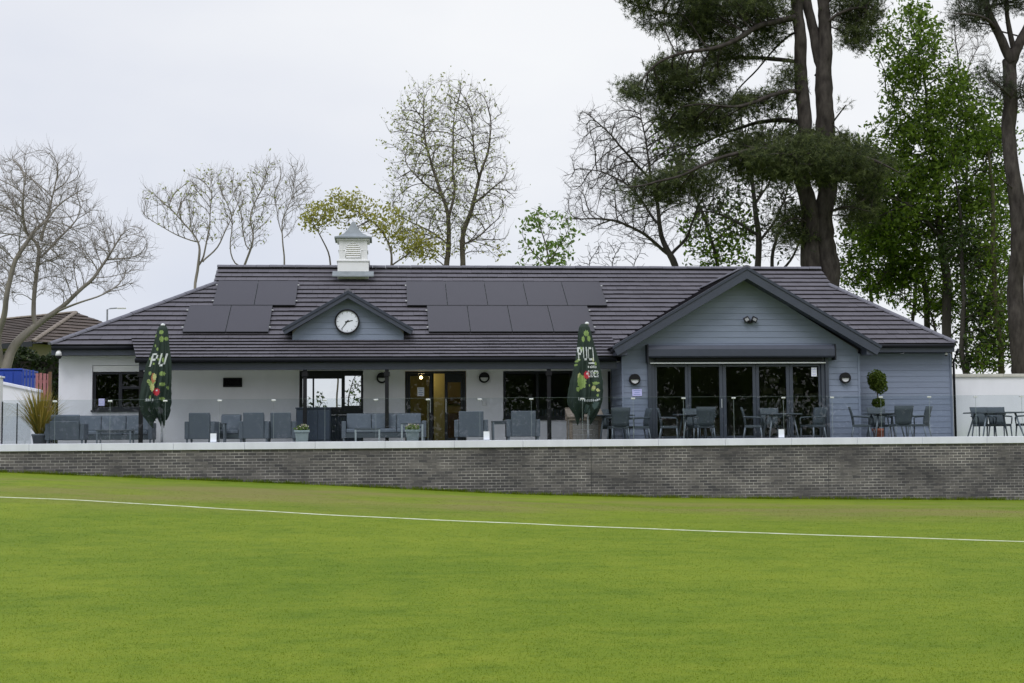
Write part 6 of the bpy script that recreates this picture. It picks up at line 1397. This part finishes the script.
leafy('dark tree with low leafy boughs behind the right corner of the clubhouse', 58, [([(965, 448), (964, 340), (963, 280), (960, 220), (958, 180)], [.24, .22, .2, .14, .06]), ([(964, 320), (985, 305, -1), (1000, 298, -1.5)], [.06, .05, .03])],
      [([(958, 372), (956, 330), (965, 300), (985, 285), (1003, 300), (1006, 345), (1000, 372)], 700, 2.0), ([(935, 250), (955, 220), (990, 235), (995, 275), (960, 290)], 420, 1.8)], 94, lm_='leaf_dark')
leafy('ivy clad pale trunk between the dark tree and the right edge pine', 57, [([(998, 448), (997, 350), (994, 280), (991, 220), (989, 180), (987, 150)], [.25, .24, .21, .18, .14, .07])],
      [([(974, 372), (980, 300), (980, 200), (998, 186), (1006, 260), (1012, 372)], 850, 1.0), ([(996, 290), (1010, 270), (1018, 300), (1018, 345), (1000, 340)], 160, 1.0)], 95, bark='bark_ivy', per=6, clump=.3, kill=.4)
leafy('understorey tree with dull leaves in the gap right of the great pine', 68, [([(872, 448), (872, 300), (868, 250), (860, 215)], [.16, .15, .1, .05])], [([(838, 285), (842, 215), (860, 180), (890, 200), (900, 270), (880, 295)], 650, 2.2)], 96, lm_='leaf_dark', per=5, clump=.55)
# small bare grey tree top right, between the green tree and the right pine
small('slender bare dark tree rising between the tall green tree and the right edge pine', 66, [([(968, 448), (967, 200), (966, 130), (963, 80), (954, 40), (950, 18)], [.16, .14, .11, .08, .05, .03]), ([(964, 85), (972, 60), (980, 48)], [.06, .04, .03])], [(944, 20), (955, 10), (975, 35), (990, 48), (985, 75), (965, 88), (950, 60)], 240, 97, mt='bark_dark', trop=.1)

r_ = R_(98); t = Tree(.25); Y = 58
for bx in (346, 356): t.limb([(bx, 449), (bx+1, 415), (bx+3, 395), (bx+8, 380)], Y, [.07, .06, .05, .03], None)
A = fill([(340, 412), (346, 392), (352, 378), (368, 372), (372, 400), (362, 415)], Y, 170, 1.0, r_); t.grow(A, infl=2, kill=.4, rng=r_).finish(.009, 2.3)
T = tree_thing('shrub', 'small bush seen through the bright serving window', 'shrub', t); t.wood('stems', M['bark_dark'], T); node_leaves(t, .03, 2, .15, .15, M['leaf_dark'], T, rng=r_, keep=.6)
r_ = R_(99); t = Tree(.25)
t.limb([(318, 449), (316, 415), (319, 400)], Y, [.06, .05, .03]); A = fill([(304, 412), (310, 396), (322, 394), (330, 408), (322, 416)], Y, 90, .8, r_); t.grow(A, infl=2, kill=.4, rng=r_).finish(.009, 2.3)
T = tree_thing('shrub', 'low leafy bush at the foot of the bright middle serving window pane', 'shrub', t); t.wood('stems', M['bark_dark'], T); node_leaves(t, .03, 3, .15, .13, M['leaf_dark'], T, rng=r_, keep=.7)

# --- the far side of the field, behind the camera: a dark belt of trees that the glass doors mirror
n = 120000; u = RNG.uniform(-75, 75, n); top = 12+3*np.sin(u*.21)+2.6*np.sin(u*.53+1)+2.0*np.sin(u*1.3)+1.5*np.sin(u*2.9); zz = RNG.uniform(0, 1, n)**.8*np.maximum(top, 3)-1.7
k_ = (np.sin(u*1.9+.7*np.sin(zz*.8))+np.sin(u*4.3+1)+.8*np.sin(u*9.1+zz) > -2.5+.09*np.maximum(zz-6.5, 0)) | (zz < 3); u, zz = u[k_], zz[k_]; n = len(u)
far = leaves('far_wood', np.stack([u, -48+RNG.uniform(-3, 3, n), zz], -1), .42, M['leaf_bright'], None); tag(far, 'far off belt of dark green trees beyond the cricket field', 'wood', kind='stuff')

# --- labels of furniture parts that stayed empty are dropped
for o in bpy.data.objects:
    for k in ('label', 'group'):
        if k in o and o[k] == '': del o[k]
